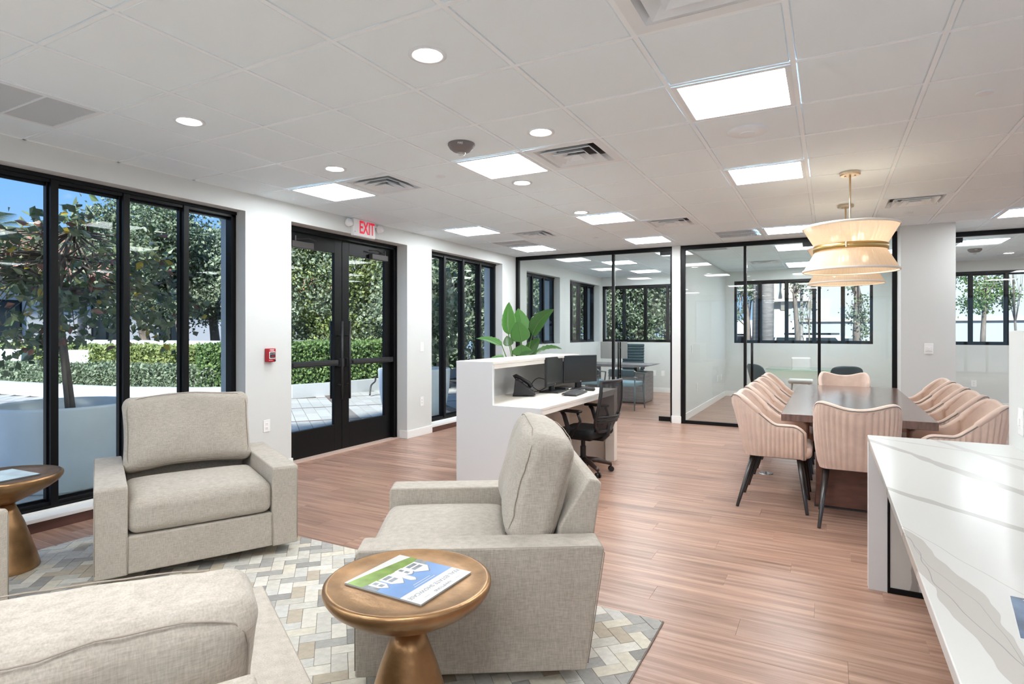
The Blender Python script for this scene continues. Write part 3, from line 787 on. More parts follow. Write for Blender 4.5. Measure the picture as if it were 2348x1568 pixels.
OL = {(2, 14): 'first square ceiling light inside the left glass office, near the glass', (2, 17): 'square ceiling light at the back of the left glass office',
 (4, 16): 'square ceiling light in the left glass office beside its right wall', (7, 13): 'square ceiling light just inside the conference glass door',
 (7, 17): 'square ceiling light at the back of the conference room behind the pendants', (9, 15): 'square ceiling light in the conference room hidden by the pendant shade',
 (11, 14): 'square ceiling light inside the right glass office', (13, 16): 'square ceiling light deep in the right office beyond the frame', (15, 14): 'square ceiling light at the right end of the right office'}
for p in OFFICE_PANELS: led(p[0], p[1], OL[p], 'square ceiling lights behind the glass')
# real light of the panels is their emission

def diffuser(i, j, label):
    t = thing('air_vent', label, 'vent', (gx(i + .5), gy(j + .5), CE), 0, 'four-way ceiling air vents')
    h = T / 2 - .012
    def ring(r0, z0, r1, z1, name, m=M_vent, th=.006):
        b = MB(); 
        o = [(-r0, -r0), (r0, -r0), (r0, r0), (-r0, r0)]; n_ = [(-r1, -r1), (r1, -r1), (r1, r1), (-r1, r1)]
        vs = [(p[0], p[1], z0) for p in o] + [(p[0], p[1], z1) for p in n_] + [(p[0], p[1], z0 + th) for p in o] + [(p[0], p[1], z1 + th) for p in n_]
        fs = []
        for k in range(4):
            l = (k + 1) % 4
            fs += [(k, l, l + 4, k + 4), (k + 8, k + 12, l + 12, l + 8), (k, k + 8, l + 8, l), (k + 4, l + 4, l + 12, k + 12)]
        b.add(vs, fs); return b.build(name, m, t)
    ring(h, -.002, .235, -.002, 'frame')
    ring(.235, 0, .20, .05, 'throat')
    ring(.195, -.012, .135, .035, 'louver')
    ring(.125, -.016, .07, .03, 'louver')
    ring(.062, -.018, .004, .018, 'louver')
    MB().box(-.23, .23, -.23, .23, .05, .056).build('duct_back', M_ventdark, t)
VL = {(5, 3): 'white air vent right of the square light beside the fire strobe', (2, 3): 'white air vent right of the square light by the entrance doors',
 (2, 8): 'white air vent above the desk monitors near the left office', (5, 8): 'white air vent before the conference glass, left of the farthest return grille',
 (9, 8): 'white air vent right of the two pendants near the column', (7, 0): 'large air vent at the top edge of the photo',
 (6, 16): 'air vent inside the conference room seen through its glass', (1, 16): 'air vent inside the left glass office by the windows'}
for p in VENTS: diffuser(p[0], p[1], VL[p])
def grille(i, j, label):
    t = thing('return_grille', label, 'vent', (gx(i + .5), gy(j + .5), CE), 0, 'slatted return grilles in the ceiling')
    h = T / 2 - .012; q = h - .03
    f = MB()
    for a in ((-h, h, -h, -q), (-h, h, q, h), (-h, -q, -q, q), (q, h, -q, q), (-q, q, -.006, .006)): f.box(a[0], a[1], a[2], a[3], -.004, .012)
    f.build('frame', M_vent, t)
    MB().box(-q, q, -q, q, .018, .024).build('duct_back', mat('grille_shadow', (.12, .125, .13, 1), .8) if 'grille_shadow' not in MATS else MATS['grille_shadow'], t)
    sl = MB().add([(-.006, -q / 2 + .004, 0), (-.006, q / 2 - .004, 0), (.004, q / 2 - .004, .010), (.004, -q / 2 + .004, .010), (-.006, -q / 2 + .004, -.002), (-.006, q / 2 - .004, -.002), (.006, q / 2 - .004, .009), (.006, -q / 2 + .004, .009)],
        [(0, 1, 2, 3), (7, 6, 5, 4), (0, 4, 5, 1), (2, 6, 7, 3)]).mesh('slat', mat('grille_gray', (.56, .63, .68, 1), .5) if 'grille_gray' not in MATS else MATS['grille_gray'])
    for yy in (-q / 2, q / 2):
        x = -q + .012
        while x < q - .006:
            o = bpy.data.objects.new('slat', sl); o.location = (x, yy, 0); COL.objects.link(o); o.parent = t; x += .0215
GL = {(1, -1): 'slatted return grille at the left edge above the first window', (1, 9): 'slatted return grille touching a square light before the left office',
 (6, 10): 'slatted return grille above the conference glass, left of the pendants', (5, 12): 'slatted grille just inside the conference glass by the office wall'}
for p in RETURNS: grille(p[0], p[1], GL[p])
def downlight(x, y, label):
    t = thing('downlight', label, 'light', (x, y, CE), 0, 'small round downlights')
    MB().lathe([(.092, .004), (.092, -.003), (.075, -.006), (.066, -.002), (.066, .003)], n=28).build('trim_ring', M_vent, t, smooth=True)
    MB().lathe([(.067, -.0005), (.0005, -.0005)], n=28).build('lens', M_emit2, t)
for a in (((-1.683, 2.273), 'large looking round downlight at top centre, alone in its tile'), ((-3.526, 2.281), 'round downlight nearest the slatted return grille at the left'),
          ((-3.518, 3.506), 'round downlight just above the light by the entrance doors'), ((-1.675, 3.508), 'round downlight above the air vent near the fire strobe'),
          ((-2.39, 4.62), 'round downlight below the square light beside the fire strobe'), ((-2.411, 6.077), 'round downlight touching the middle square light'),
          ((2.653, 12.6), 'round downlight in the right office near its back window')):
    downlight(a[0][0], a[0][1], a[1])
for a in (((-2.898, 4.098), 'round sprinkler cover between an air vent and the large square light'), ((.755, 4.086), 'round sprinkler cover at the top right of the ceiling'),
          ((.779, 7.797), 'round sprinkler cover behind the air vent near the column'), ((-2.882, 7.808), 'round sprinkler cover left of the air vent before the left office')):
    o = MB().lathe([(.042, .006), (.042, -.006), (.040, -.0075), (.0005, -.0075)], n=24).build('sprinkler_cover', M_vent, smooth=False, loc=(a[0][0], a[0][1], CE))
    tag(o, a[1], 'sprinkler', 'round sprinkler covers')
t = thing('ceiling_speaker', 'round white speaker grille in the ceiling right of the largest square light', 'speaker', (-.469, 4.129, CE))
MB().lathe([(.125, .004), (.125, -.006), (.115, -.012), (.05, -.018)], n=36).build('housing', M_vent, t, smooth=True)
MB().lathe([(.05, -.018), (.047, -.022), (.0005, -.022)], n=28).build('sensor_cap', M_vent, t)
def strobe(x, y, label, rz):
    t = thing('fire_strobe', label, 'alarm', (x, y, CE), rz, 'ceiling fire strobes')
    MB().lathe([(.092, .002), (.095, -.012), (.082, -.035), (.060, -.052), (.0005, -.052)], n=36).build('housing', M_gray, t, smooth=True)
    MB().sphere((0, 0, -.062), .03, 14, 8, (1, 1, .8)).build('lens', M_clear, t, smooth=True)
    # lettering on the sloped rim, facing the room
    a = -PI / 2
    Mx = rotM(loc=(0, -.092, -.022)) @ Matrix.Rotation(R(108), 4, 'X')
    text('FIRE', .020, Mx, M_white, t)
strobe(-2.27, 3.463, 'gray round fire strobe with white lettering near the middle square light', .49)
strobe(2.05, 11.75, 'fire strobe inside the right office seen through its glass', 0)

# ================================================================== WALL DEVICES
def plate(name, label, cat, loc, rz, w, h, kind):
    """face looks along local -y"""
    t = thing(name, label, cat, loc, rz, None)
    MB().box(-w / 2, w / 2, -.006, 0, -h / 2, h / 2).build('cover_plate', M_plate, t, bevel=.003)
    if kind == 'outlet':
        for z in (-.020, .020):
            MB().box(-.017, .017, -.008, -.004, z - .014, z + .014).build('socket', M_plate, t, bevel=.002)
            s = MB()
            for x in (-.006, .006): s.box(x - .001, x + .001, -.0086, -.007, z - .002, z + .007)
            s.box(-.002, .002, -.0086, -.007, z - .009, z - .005); s.build('slot', M_ventdark, t)
    elif kind == 'switch':
        MB().box(-.017, .017, -.0095, -.004, -.033, .033).build('rocker', M_plate, t, bevel=.002)
    elif kind == 'dimmer':
        MB().box(-.033, .033, -.008, -.004, -.034, .034).build('inner_plate', M_plate, t, bevel=.002)
        MB().box(-.012, .012, -.014, -.007, -.018, .018).build('rocker', M_plate, t, bevel=.002)
    return t
LW = PI / 2      # local -y -> +x
plate('outlet', 'white wall outlet low on the wall below the fire pull station', 'outlet', (XL, 3.944, .478), LW, .076, .120, 'outlet')
plate('light_switch', 'white light switch on the wall right of the entrance doors', 'switch', (XL, 6.447, 1.197), LW, .076, .125, 'switch')
plate('outlet', 'white wall outlet low on the wall right of the entrance doors', 'outlet', (XL, 6.447, .46), LW, .076, .125, 'outlet')
plate('light_switch', 'white light switch on the column right of the conference glass', 'switch', (1.076, 8.74, 1.197), 0, .09, .127, 'dimmer')
plate('outlet', 'white outlet low on the back wall of the left office', 'outlet', (-3.573, YB, .445), 0, .076, .12, 'outlet')
plate('outlet', 'blank white wall plate beside the outlet in the left office', 'outlet', (-3.371, YB, .445), 0, .076, .12, 'switch')
plate('outlet', 'outlet low on the back wall of the right office', 'outlet', (2.357, YB, .45), 0, .08, .12, 'outlet')
plate('light_switch', 'light switch on the left wall inside the conference room', 'switch', (-2.0, 9.997, 1.115), LW, .076, .127, 'switch')
plate('outlet', 'outlet low on the conference room wall, nearest the glass', 'outlet', (-2.0, 10.412, .455), LW, .076, .13, 'outlet')
plate('outlet', 'outlet on the conference room wall, left of the pair near its corner', 'outlet', (-2.0, 12.55, .45), LW, .076, .12, 'outlet')
plate('outlet', 'outlet on the conference room wall, right of the pair near its corner', 'outlet', (-2.0, 13.01, .45), LW, .076, .12, 'switch')
plate('light_switch', 'white switch on the half wall above the marble counter', 'switch', (.818, 3.655, .97), -PI / 2, .08, .13, 'dimmer')

t = thing('fire_pull_station', 'red fire pull station with black handle on the white wall', 'alarm', (XL, 3.968, 1.174), LW)
MB().box(-.046, .046, -.05, 0, -.066, .066).build('housing', M_red, t, bevel=.006)
MB().box(-.035, .035, -.056, -.048, -.036, .034).build('handle_recess', M_white, t, bevel=.004)
MB().box(-.030, .030, -.062, -.054, -.026, .028).build('handle', M_blackp, t, bevel=.004)
text('FIRE', .028, rotM(PI / 2, 0, 0, (0, -.0505, .048)), M_white, t)
text('PULL DOWN', .0095, rotM(PI / 2, 0, 0, (0, -.0625, .012)), M_white, t)
MB().box(-.018, .018, -.0625, -.061, -.012, -.004).build('handle_mark', M_red, t)
MB().box(-.036, .006, -.051, -.0495, -.050, -.047).build('lower_mark', M_white, t)
o = MB().tube([(.032, -.048, -.054), (.032, -.056, -.054)], .009, 14).build('key_lock', M_blackp, t)

t = thing('exit_sign', 'white EXIT sign with red letters and two lamp heads above the doors', 'sign', (XL, 5.283, 2.62), LW)
MB().box(-.185, .185, -.05, 0, -.103, .10).build('housing', M_white, t, bevel=.012)
text('EXIT', .205, rotM(PI / 2, 0, 0, (.035, -.051, 0)), M_exitred, t, font_x=.62, bold=.004)
for sx in (-1, 1):
    hd = MB(); hd.lathe([(.012, -.045), (.038, -.03), (.046, 0), (.048, .02), (.044, .03), (.0005, .032)], n=20)
    me = hd.mesh('lamp_head', M_white, True); me.transform(rotM(loc=(sx * .262, -.045, .03)) @ Matrix.Rotation(R(65), 4, 'X'))
    o = bpy.data.objects.new('lamp_head', me); COL.objects.link(o); o.parent = t
    MB().tube([(sx * .18, -.02, .06), (sx * .235, -.03, .05)], .012, 8).build('lamp_arm', M_white, t)
MB().tube([(-.165, -.049, -.055), (-.165, -.053, -.055)], .004, 10).build('test_button', M_ventdark, t)
# ================================================================== RUG
RX0, RX1, RY0, RY1 = -4.45, -.70, .10, 2.845
rug = thing('area_rug', 'gray and cream herringbone cowhide patchwork rug under the armchairs', 'rug', ((RX0 + RX1) / 2, (RY0 + RY1) / 2, 0))
MB().box(RX0 - rug.location.x, RX1 - rug.location.x, RY0 - rug.location.y, RY1 - rug.location.y, .0005, .006).build('backing', mat('rug_backing', (.25, .22, .2, 1), .9), rug)
PLn, PWd = .138, .069
pieces = []
ca, sa = math.cos(PI / 4), math.sin(PI / 4)
rnd = random.Random(5)
def clip(poly, x0, x1, y0, y1):
    for ax, lim, sg in ((0, x0, 1), (0, x1, -1), (1, y0, 1), (1, y1, -1)):
        out = []
        for i in range(len(poly)):
            p, q = poly[i], poly[(i + 1) % len(poly)]
            a = sg * (p[ax] - lim); c = sg * (q[ax] - lim)
            if a >= 0: out.append(p)
            if a * c < 0:
                t_ = a / (a - c); out.append((p[0] + (q[0] - p[0]) * t_, p[1] + (q[1] - p[1]) * t_))
        poly = out
        if len(poly) < 3: return []
    return poly
cxr, cyr = rug.location.x, rug.location.y
w = PWd
for a in range(-42, 43):
    for k in range(-30, 31):
        # herringbone in the rotated frame: unit cell shifts (w,-w) and (2w,2w)
        ox, oy = (a * w + 2 * k * w), (-a * w + 2 * k * w)
        for (px, py, dx, dy) in ((ox, oy, 2 * w, w), (ox + 2 * w, oy, w, 2 * w)):
            q = [(px, py), (px + dx, py), (px + dx, py + dy), (px, py + dy)]
            g = .0012
            q = [(px + g, py + g), (px + dx - g, py + g), (px + dx - g, py + dy - g), (px + g, py + dy - g)]
            q = [(x * ca - y * sa, x * sa + y * ca) for x, y in q]
            mx_ = sum(p[0] for p in q) / 4 + cxr; my_ = sum(p[1] for p in q) / 4 + cyr
            if not (RX0 - .1 < mx_ < RX1 + .1 and RY0 - .1 < my_ < RY1 + .1): continue
            q = clip([(x + cxr, y + cyr) for x, y in q], RX0 + .004, RX1 - .004, RY0 + .004, RY1 - .004)
            if len(q) < 3: continue
            pieces.append((mx_, my_, [(x - cxr, y - cyr) for x, y in q]))
CH_A = [(-3.227, 2.182, -26.4), (-1.895, 2.165, 211.8), (-1.936, .878, 151.0), (-3.21, .88, 30.0)]
def under_chair(x, y):
    for (cx_, cy_, th) in CH_A:
        f = (math.cos(R(th)), math.sin(R(th))); n_ = (-f[1], f[0])
        v = (x - cx_) * f[0] + (y - cy_) * f[1]; u = (x - cx_) * n_[0] + (y - cy_) * n_[1]
        if -.93 < v < .0 and abs(u) < .54: return True
    return False
pieces.sort(key=lambda p: rank(p[0], p[1], 0) + (1e6 if under_chair(p[0], p[1]) else 0) + (0 if seen(p[0], p[1], 0, 10) else 1e7))
rest = MB()
for k, (mx_, my_, q) in enumerate(pieces):
    h = .0085 + rnd.random() * .0016
    n_ = len(q)
    vs = [(x, y, .006) for x, y in q] + [(x, y, h) for x, y in q]
    fs = [tuple(range(n_, 2 * n_))] + [(i, (i + 1) % n_, (i + 1) % n_ + n_, i + n_) for i in range(n_)]
    if k < 300:
        c0 = (mx_ - cxr, my_ - cyr)
        MB().add([(v[0] - c0[0], v[1] - c0[1], v[2]) for v in vs], fs).build('hide_patch', M_hide, rug, loc=(c0[0], c0[1], 0), smooth=None)
    else: rest.add(vs, fs)
tag(rest.build('other_patches', M_hide, rug, smooth=None), kind='stuff')
RUGZ = .0105

# ================================================================== ARMCHAIRS
def armchair():
    """origin: front centre on the floor, front looks along +x, sitter's left = +y"""
    t = thing('armchair', 'x', 'armchair')
    W, wa, H = 1.066, .155, .545
    MB().lathe([(.27, .0), (.27, .018), (.24, .03), (.24, .06)], c=(-.46, 0, 0), n=28).build('swivel_base', mat('base_black', (.03, .03, .03, 1), .5), t)
    for sg in (1, -1):
        y0, y1 = sorted((sg * W / 2, sg * (W / 2 - wa)))
        a = MB().ngon_prism([(0, .052), (0, H - .012), (-.012, H), (-.966, H), (-.978, H - .012), (-.905, .052)], y0, y1, 'y')
        a.build('arm', M_linen, t, smooth=False, bevel=.026, seg=4)
        s = MB(); ys = sg * (W / 2 - .004)
        s.tube([(.0, ys, .08), (.001, ys, H - .03), (-.025, ys, H - .004), (-.955, ys, H - .003), (-.979, ys, H - .03), (-.912, ys, .08)], .0022, 5)
        yi = sg * (W / 2 - wa + .002); s.tube([(.0015, yi, .058), (.0015, yi, .26)], .0022, 5)
        s.build('seam', M_seam, t, smooth=True)
    hw = W / 2 - wa
    MB().box(-.80, -.004, -hw - .005, hw + .005, .055, .262).build('front_rail', M_linen, t, smooth=False, bevel=.012, seg=3)
    def puff(v):
        fx = 1 - (v.x / .31) ** 4; fy = 1 - (v.y / .385) ** 4
        k = max(0, fx) * max(0, fy)
        z = v.z + (.028 * k if v.z > 0 else -.004 * k)
        return (v.x + (.008 * max(0, fy) if v.x > .2 else 0), v.y, z)
    MB().rbox((-.315, 0, .362), (.315, hw + .004, .096), .055, 5, 8, puff).build('seat_cushion', M_linen, t, smooth=True)
    fr = MB().ngon_prism([(-.74, .10), (-.822, .569), (-.945, .762), (-.955, .768), (-.998, .755), (-1.004, .745), (-.975, .545), (-.905, .055)], -hw + .02, hw - .02, 'y')
    fr.build('back_frame', M_linen, t, smooth=False, bevel=.014, seg=3)
    # loose back cushion: knife-edge box cushion leaning on the frame
    lean = R(15)
    def bp(v):
        x, y, z = v
        ky = abs(y) / .405; kz = abs(z) / .255
        e = (1 - min(1, ky) ** 5) * (1 - min(1, kz) ** 4)
        x = x * (.62 + .38 * e) * 1.05
        y = y * (1 - .045 * (1 - kz ** 2)) ; z = z * (1 - .035 * (1 - ky ** 2)) + .012 * math.cos(y * 7)
        n_ = noise.noise(Vector((x * 5 + 3, y * 7, z * 7)))
        w_ = noise.noise(Vector((y * 20, z * 20, 3.3)))
        edge = max(ky, kz) ** 6
        x += n_ * .014 + w_ * .012 * edge
        return (x, y, z + .008 * n_)
    Mx = rotM(0, -lean, 0, (-.742, 0, .722))
    # hidden foot of the cushion rests on the seat
    MB().rbox((0, 0, 0), (.122, .39, .245), .06, 6, 14, bp, Mx).build('back_cushion', M_linen, t, smooth=True)
    pm = MB()
    def edge(xs):
        pts = []
        for i in range(64):
            q = 2 * PI * i / 64; c_, s_ = math.cos(q), math.sin(q)
            k = (abs(c_) ** 7 + abs(s_) ** 7) ** (-1 / 7)
            v = Vector((xs, .372 * c_ * k, 0.232 * s_ * k)); v = Vector(bp(v)); pts.append(Mx @ v)
        return pts + [pts[0]]
    pm.tube(edge(.112), .0022, 4, cap=False); pm.tube(edge(-.115), .0022, 4, cap=False)
    pm.build('cushion_seam', M_seam, t, smooth=True)
    return t
ARML = ['oatmeal linen armchair between the first window and the entrance doors, facing us',
        'oatmeal linen armchair seen from its side, right of the rug centre behind the bronze table',
        'oatmeal linen armchair in the bottom left corner with its back to us',
        'oatmeal linen armchair of which only an arm shows at the left edge']
A0 = armchair()
for k, (x, y, th) in enumerate(CH_A):
    o = A0 if k == 0 else dup(A0, (x, y, RUGZ), R(th))
    o.location = (x, y, RUGZ); o.rotation_euler = (0, 0, R(th)); o['label'] = ARML[k]; o['group'] = 'four matching armchairs on the rug'
    if k == 2:
        for c in o.children:
            if c.name.startswith('back_cushion') or c.name.startswith('cushion_seam'): c.scale = (1.0, 1, .93)

# ================================================================== ROUND BRONZE TABLES
def side_table():
    t = thing('side_table', 'x', 'table')
    MB().lathe([(.0005, .001), (.166, .001), (.17, .006), (.166, .03), (.155, .07), (.137, .13), (.118, .195), (.097, .265), (.070, .335), (.051, .385), (.0005, .39)], n=48).build('pedestal', M_bronze, t, smooth=True)
    MB().lathe([(.0005, .384), (.047, .386), (.10, .413), (.16, .441), (.22, .474), (.262, .505), (.278, .527), (.2825, .541), (.281, .551), (.275, .556), (.266, .557), (.255, .552), (.20, .5495), (.0005, .549)], n=72).build('tabletop', M_bronze, t, smooth=True)
    return t
S0 = side_table(); S0.location = (-1.262, 1.597, RUGZ - .004)
S0['label'] = 'round bronze pedestal table in front, holding the property magazine'; S0['group'] = 'round bronze pedestal tables'
S1 = dup(S0, (-4.26, 1.62, RUGZ - .004), 0, 'round bronze pedestal table cut by the left edge, with a pale booklet')

# magazine on the front table
t = thing('magazine', 'real estate magazine with a house and lawn on its cover, on the bronze table', 'magazine', (-1.266, 1.607, RUGZ + .546), R(-91))
Wm, Hm = .283, .322
M_sky = mat('print_sky', (.17, .31, .58, 1), .3, nscale=3, namt=.2); M_grass = mat('print_grass', (.18, .29, .04, 1), .3, nscale=18, namt=.35)
M_pg = mat('print_gray', (.22, .24, .26, 1), .3, nscale=30, namt=.4); M_pw = mat('print_white', (.72, .72, .72, 1), .3)
M_road = mat('print_road', (.60, .60, .58, 1), .3); M_ink = mat('print_ink', (.20, .22, .24, 1), .4)
MB().box(-Wm / 2 + .001, Wm / 2 - .002, -Hm / 2 + .001, Hm / 2 - .001, 0, .0055).build('pages', M_paper, t)
MB().box(-Wm / 2, Wm / 2, -Hm / 2, Hm / 2, .0055, .0064).build('cover', M_paper, t)
def flat(name, pts, m, z, par=t):
    b = MB().ngon_prism([(p[0] * Wm - Wm / 2, p[1] * Hm - Hm / 2) for p in pts], z, z + .00012, 'z'); return b.build(name, m, par)
flat('sky_print', [(0, .30), (1, .30), (1, .74), (0, .74)], M_sky, .0064)
flat('road_print', [(0, 0), (1, 0), (1, .12), (0, .30)], M_road, .0064)
flat('lawn_print', [(0, .16), (.45, .06), (1, .02), (1, .30), (0, .32)], M_grass, .0065)
flat('lawn_edge_print', [(0, .05), (1, 0), (1, .03), (0, .15)], M_road, .0066)
flat('hedge_print', [(0, .26), (.14, .28), (.12, .46), (.02, .40), (0, .38)], M_pg, .0066)
flat('tree_print', [(.82, .26), (1, .24), (1, .44), (.90, .42), (.84, .36)], M_pg, .0066)
for (x0, x1, yb, yt, pk) in ((.10, .34, .28, .47, .57), (.34, .47, .27, .44, .47), (.47, .56, .28, .56, .60), (.56, .76, .27, .45, .54), (.78, .92, .26, .40, .48)):
    flat('house_print', [(x0, yb), (x1, yb), (x1, yt), ((x0 + x1) / 2, pk), (x0, yt)], M_pw, .0067)
    flat('roof_print', [(x0 - .01, yt - .01), ((x0 + x1) / 2, pk + .005), (x1 + .01, yt - .01), (x1 + .01, yt), ((x0 + x1) / 2, pk + .02), (x0 - .01, yt)], M_pg, .0068)
    for wy in (yb + .02, yb + .10):
        if x1 - x0 > .12:
            flat('window_print', [(x0 + .04, wy), (x1 - .04, wy), (x1 - .04, wy + .055), (x0 + .04, wy + .055)], M_pg, .0069)
text('HAMPTONS', .017, rotM(loc=(0, .440 * Hm, .0066)), M_ink, t, 'cover_title', .0001)
text('REAL ESTATE SHOWCASE', .0235, rotM(loc=(0, .335 * Hm, .0066)), M_ink, t, 'cover_title', .0001)
for yl, wl in ((.205, .055), (.165, .045)):
    MB().box(-wl, wl, yl * Hm - .0012, yl * Hm + .0012, .0065, .0067).build('cover_line', M_paper, t)
for sx in (-1, 1):
    MB().box(sx * .085 - .012, sx * .085 + .012, .438 * Hm, .441 * Hm, .0065, .0067).build('cover_rule', M_ink, t)

t = thing('booklet', 'pale blue booklet with a dark spine on the left bronze table', 'magazine', (-4.262, 1.632, RUGZ + .5465), R(4))
MB().box(-.15, .15, -.10, .10, 0, .004).build('pages', M_paper, t); MB().box(-.151, .151, -.101, .101, .004, .0052).build('cover', mat('cover_pale', (.55, .68, .72, 1), .3, nscale=8, namt=.25), t)
MB().box(.148, .1525, -.101, .101, -.0, .0052).build('spine', mat('spine_dark', (.12, .15, .17, 1), .5), t)

# ================================================================== RECEPTION DESK
DX0, DX1, DY0, DY1, DH, TH = -2.865, -2.048, 4.29, 6.235, .782, 1.149
t = thing('reception_desk', 'white laminate reception desk with a raised counter and a kneehole', 'desk', ((DX0 + DX1) / 2, (DY0 + DY1) / 2, 0))
def db(x0, x1, y0, y1, z0, z1): return MB().box(x0 - t.location.x, x1 - t.location.x, y0 - t.location.y, y1 - t.location.y, z0, z1)
def prof(y0, y1): 
    return MB().ngon_prism([(DX0 - t.location.x, 0), (DX1 - t.location.x, 0), (DX1 - t.location.x, DH), (-2.50 - t.location.x, DH), (-2.50 - t.location.x, TH), (DX0 - t.location.x, TH)], y0 - t.location.y, y1 - t.location.y, 'y')
prof(DY0, DY0 + .028).build('end_panel', M_lam, t, bevel=.0015)
prof(DY1 - .028, DY1).build('end_panel', M_lamw, t, bevel=.0015)
db(DX1 - .10, DX1, DY1 - .10, DY1 - .028, 0, DH - .03).build('corner_post', M_lamw, t, bevel=.0015)
db(DX0, DX0 + .025, DY0 + .028, DY1 - .028, 0, TH - .023).build('front_panel', M_lam, t)
db(DX0 - .002, -2.492, DY0 + .001, DY1, TH - .022, TH + .001).build('counter_top', M_lamw, t, bevel=.0015)
db(-2.52, -2.50, DY0 + .028, DY1 - .028, 1.088, TH - .022).build('counter_apron', M_lamw, t, bevel=.0015)
db(DX0 + .025, DX1 - .001, DY0 + .028, DY1 - .028, DH - .022, DH - .0005).build('work_surface', M_lamw, t, bevel=.0015)
db(DX1 - .022, DX1 - .004, DY0 + .028, DY1 - .10, DH - .062, DH - .022).build('desk_apron', M_lamw, t, bevel=.0015)
db(-2.62, -2.60, DY0 + .028, DY1 - .028, .03, DH - .022).build('modesty_panel', M_lamw, t)
db(-2.60, -2.585, DY0 + .028, DY1 - .028, 0, .03).build('kick_strip', M_lam, t)
# things on the desk
def monitor(name, x, y, rz, label):
    t = thing('monitor', label, 'monitor', (x, y, DH), rz, 'two monitors on the reception desk')      # screen looks along +x
    z0, z1, w_ = .07, .365, .235
    MB().box(-.012, .012, -w_, w_, z0, z1).build('housing', M_blackp, t, bevel=.004)
    MB().box(.012, .0128, -w_ + .014, w_ - .014, z0 + .028, z1 - .012).build('screen', M_screen, t)
    MB().lathe([(.008, 0), (.008, .0012), (.0005, .0012)], n=14)
    e = MB().box(.012, .0135, -.009, .009, z0 + .009, z0 + .019).build('badge', M_chrome, t)
    MB().ngon_prism([(-.05, .0), (-.015, .0), (-.012, .20), (-.04, .20)], -.035, .035, 'y').build('stand', M_blackp, t, bevel=.003)
    MB().rbox((-.01, 0, .007), (.105, .135, .007), .007, 2, 2).build('stand_base', M_blackp, t)
    return t
monitor('monitor', -2.50, 5.555, R(3), 'left black monitor on the reception desk, turned bluish to the light')
monitor('monitor', -2.395, 6.01, R(-28), 'right black monitor on the reception desk, above the mesh chair')
# phone
t = thing('desk_phone', 'black desk phone with a corded handset on the reception desk', 'phone', (-2.63, 5.10, DH), R(-62))
MB().ngon_prism([(-.10, .0), (.11, .0), (.115, .02), (.02, .085), (-.075, .15), (-.095, .14)], -.075, .12, 'x').add([], []) if False else None
MB().ngon_prism([(-.09, .012), (.12, .012), (.122, .026), (-.045, .155), (-.075, .155)], -.11, .11, 'x').build('phone_body', M_blackp, t, bevel=.006)
hs = MB(); hs.tube([(-.075, .085, .075), (-.075, .06, .115), (-.075, -.02, .165), (-.075, -.065, .185), (-.075, -.085, .17)], [.026, .020, .017, .022, .026], 10)
hs.build('handset', M_blackp, t, smooth=True)
kp = MB()
for i in range(3):
    for j in range(4):
        u = -.01 + i * .028; y_ = .095 - j * .018; z_ = .026 + (0.122 - y_) * .129 / .167 + .004
        kp.rbox((u, y_, z_), (.009, .006, .004), .002, 1, 1, None, None)
kp.build('keypad', mat('key_face', (.06, .06, .065, 1), .4), t)
MB().box(-.02, .085, -.035, .005, .128, .134, rotM(R(0), 0, 0)).build('display', M_screen, t)
MB().ngon_prism([(-.10, 0), (.06, .0), (-.03, .07), (-.05, .11)], -.08, .08, 'x').build('phone_foot', M_blackp, t)
# keyboard
t = thing('keyboard', 'gray computer keyboard in front of the reception monitors', 'keyboard', (-2.235, 5.47, DH), R(97))
MB().ngon_prism([(-.075, .004), (.075, .012), (.075, .022), (-.075, .012)], -.215, .215, 'x').build('case', M_blackp, t, bevel=.002)
ks = MB()
for r_ in range(5):
    for c_ in range(20):
        ks.box(-.205 + c_ * .0206, -.205 + c_ * .0206 + .0175, -.066 + r_ * .0275, -.066 + r_ * .0275 + .022, .012 + r_ * .0018, .021 + r_ * .0018)
tag(ks.build('keys', M_key, t), kind='stuff')
t = thing('mouse', 'black computer mouse right of the keyboard', 'mouse', (-2.22, 5.86, DH), R(100))
MB().rbox((0, 0, .016), (.03, .052, .016), .015, 3, 3).build('shell', M_blackp, t, smooth=True)
MB().tube([(0, .022, .031), (0, .034, .029)], .004, 8).build('scroll_wheel', M_key, t)
t = thing('dock_box', 'black docking box between the two reception monitors', 'computer', (-2.49, 5.80, DH), R(-8))
MB().box(-.07, .07, -.09, .09, .003, .035).build('case', M_blackp, t, bevel=.003)
MB().box(.069, .0715, -.03, .03, .012, .024).build('port_strip', M_chrome, t)
def cord(pts, label, r_=.004, m=M_blackp, group=None):
    P_ = [Vector(p) for p in pts]; out = []
    for i in range(len(P_) - 1):
        p0 = P_[max(i - 1, 0)]; p1_ = P_[i]; p2_ = P_[i + 1]; p3_ = P_[min(i + 2, len(P_) - 1)]
        for k in range(6):
            s_ = k / 6
            out.append(.5 * ((2 * p1_) + (p2_ - p0) * s_ + (2 * p0 - 5 * p1_ + 4 * p2_ - p3_) * s_ ** 2 + (3 * p1_ - p0 - 3 * p2_ + p3_) * s_ ** 3))
    out.append(P_[-1])
    c0 = P_[0].copy()
    o = MB().tube([p - c0 for p in out], r_, 6).build('cable', m, smooth=True, loc=c0)
    return tag(o, label, 'cable', group)
cord([(-2.60, 5.20, .789), (-2.66, 5.35, .79), (-2.62, 5.48, .80), (-2.56, 5.52, .84)], 'black cable running from the desk phone to the left monitor')
cord([(-2.53, 5.50, .90), (-2.62, 5.42, .93), (-2.68, 5.40, .86), (-2.64, 5.50, .79), (-2.58, 5.60, .79)], 'black cable looping out left of the left monitor')
cord([(-2.55, 5.62, .88), (-2.60, 5.75, .83), (-2.58, 5.88, .85), (-2.48, 5.98, .88)], 'black cable slung between the two reception monitors')
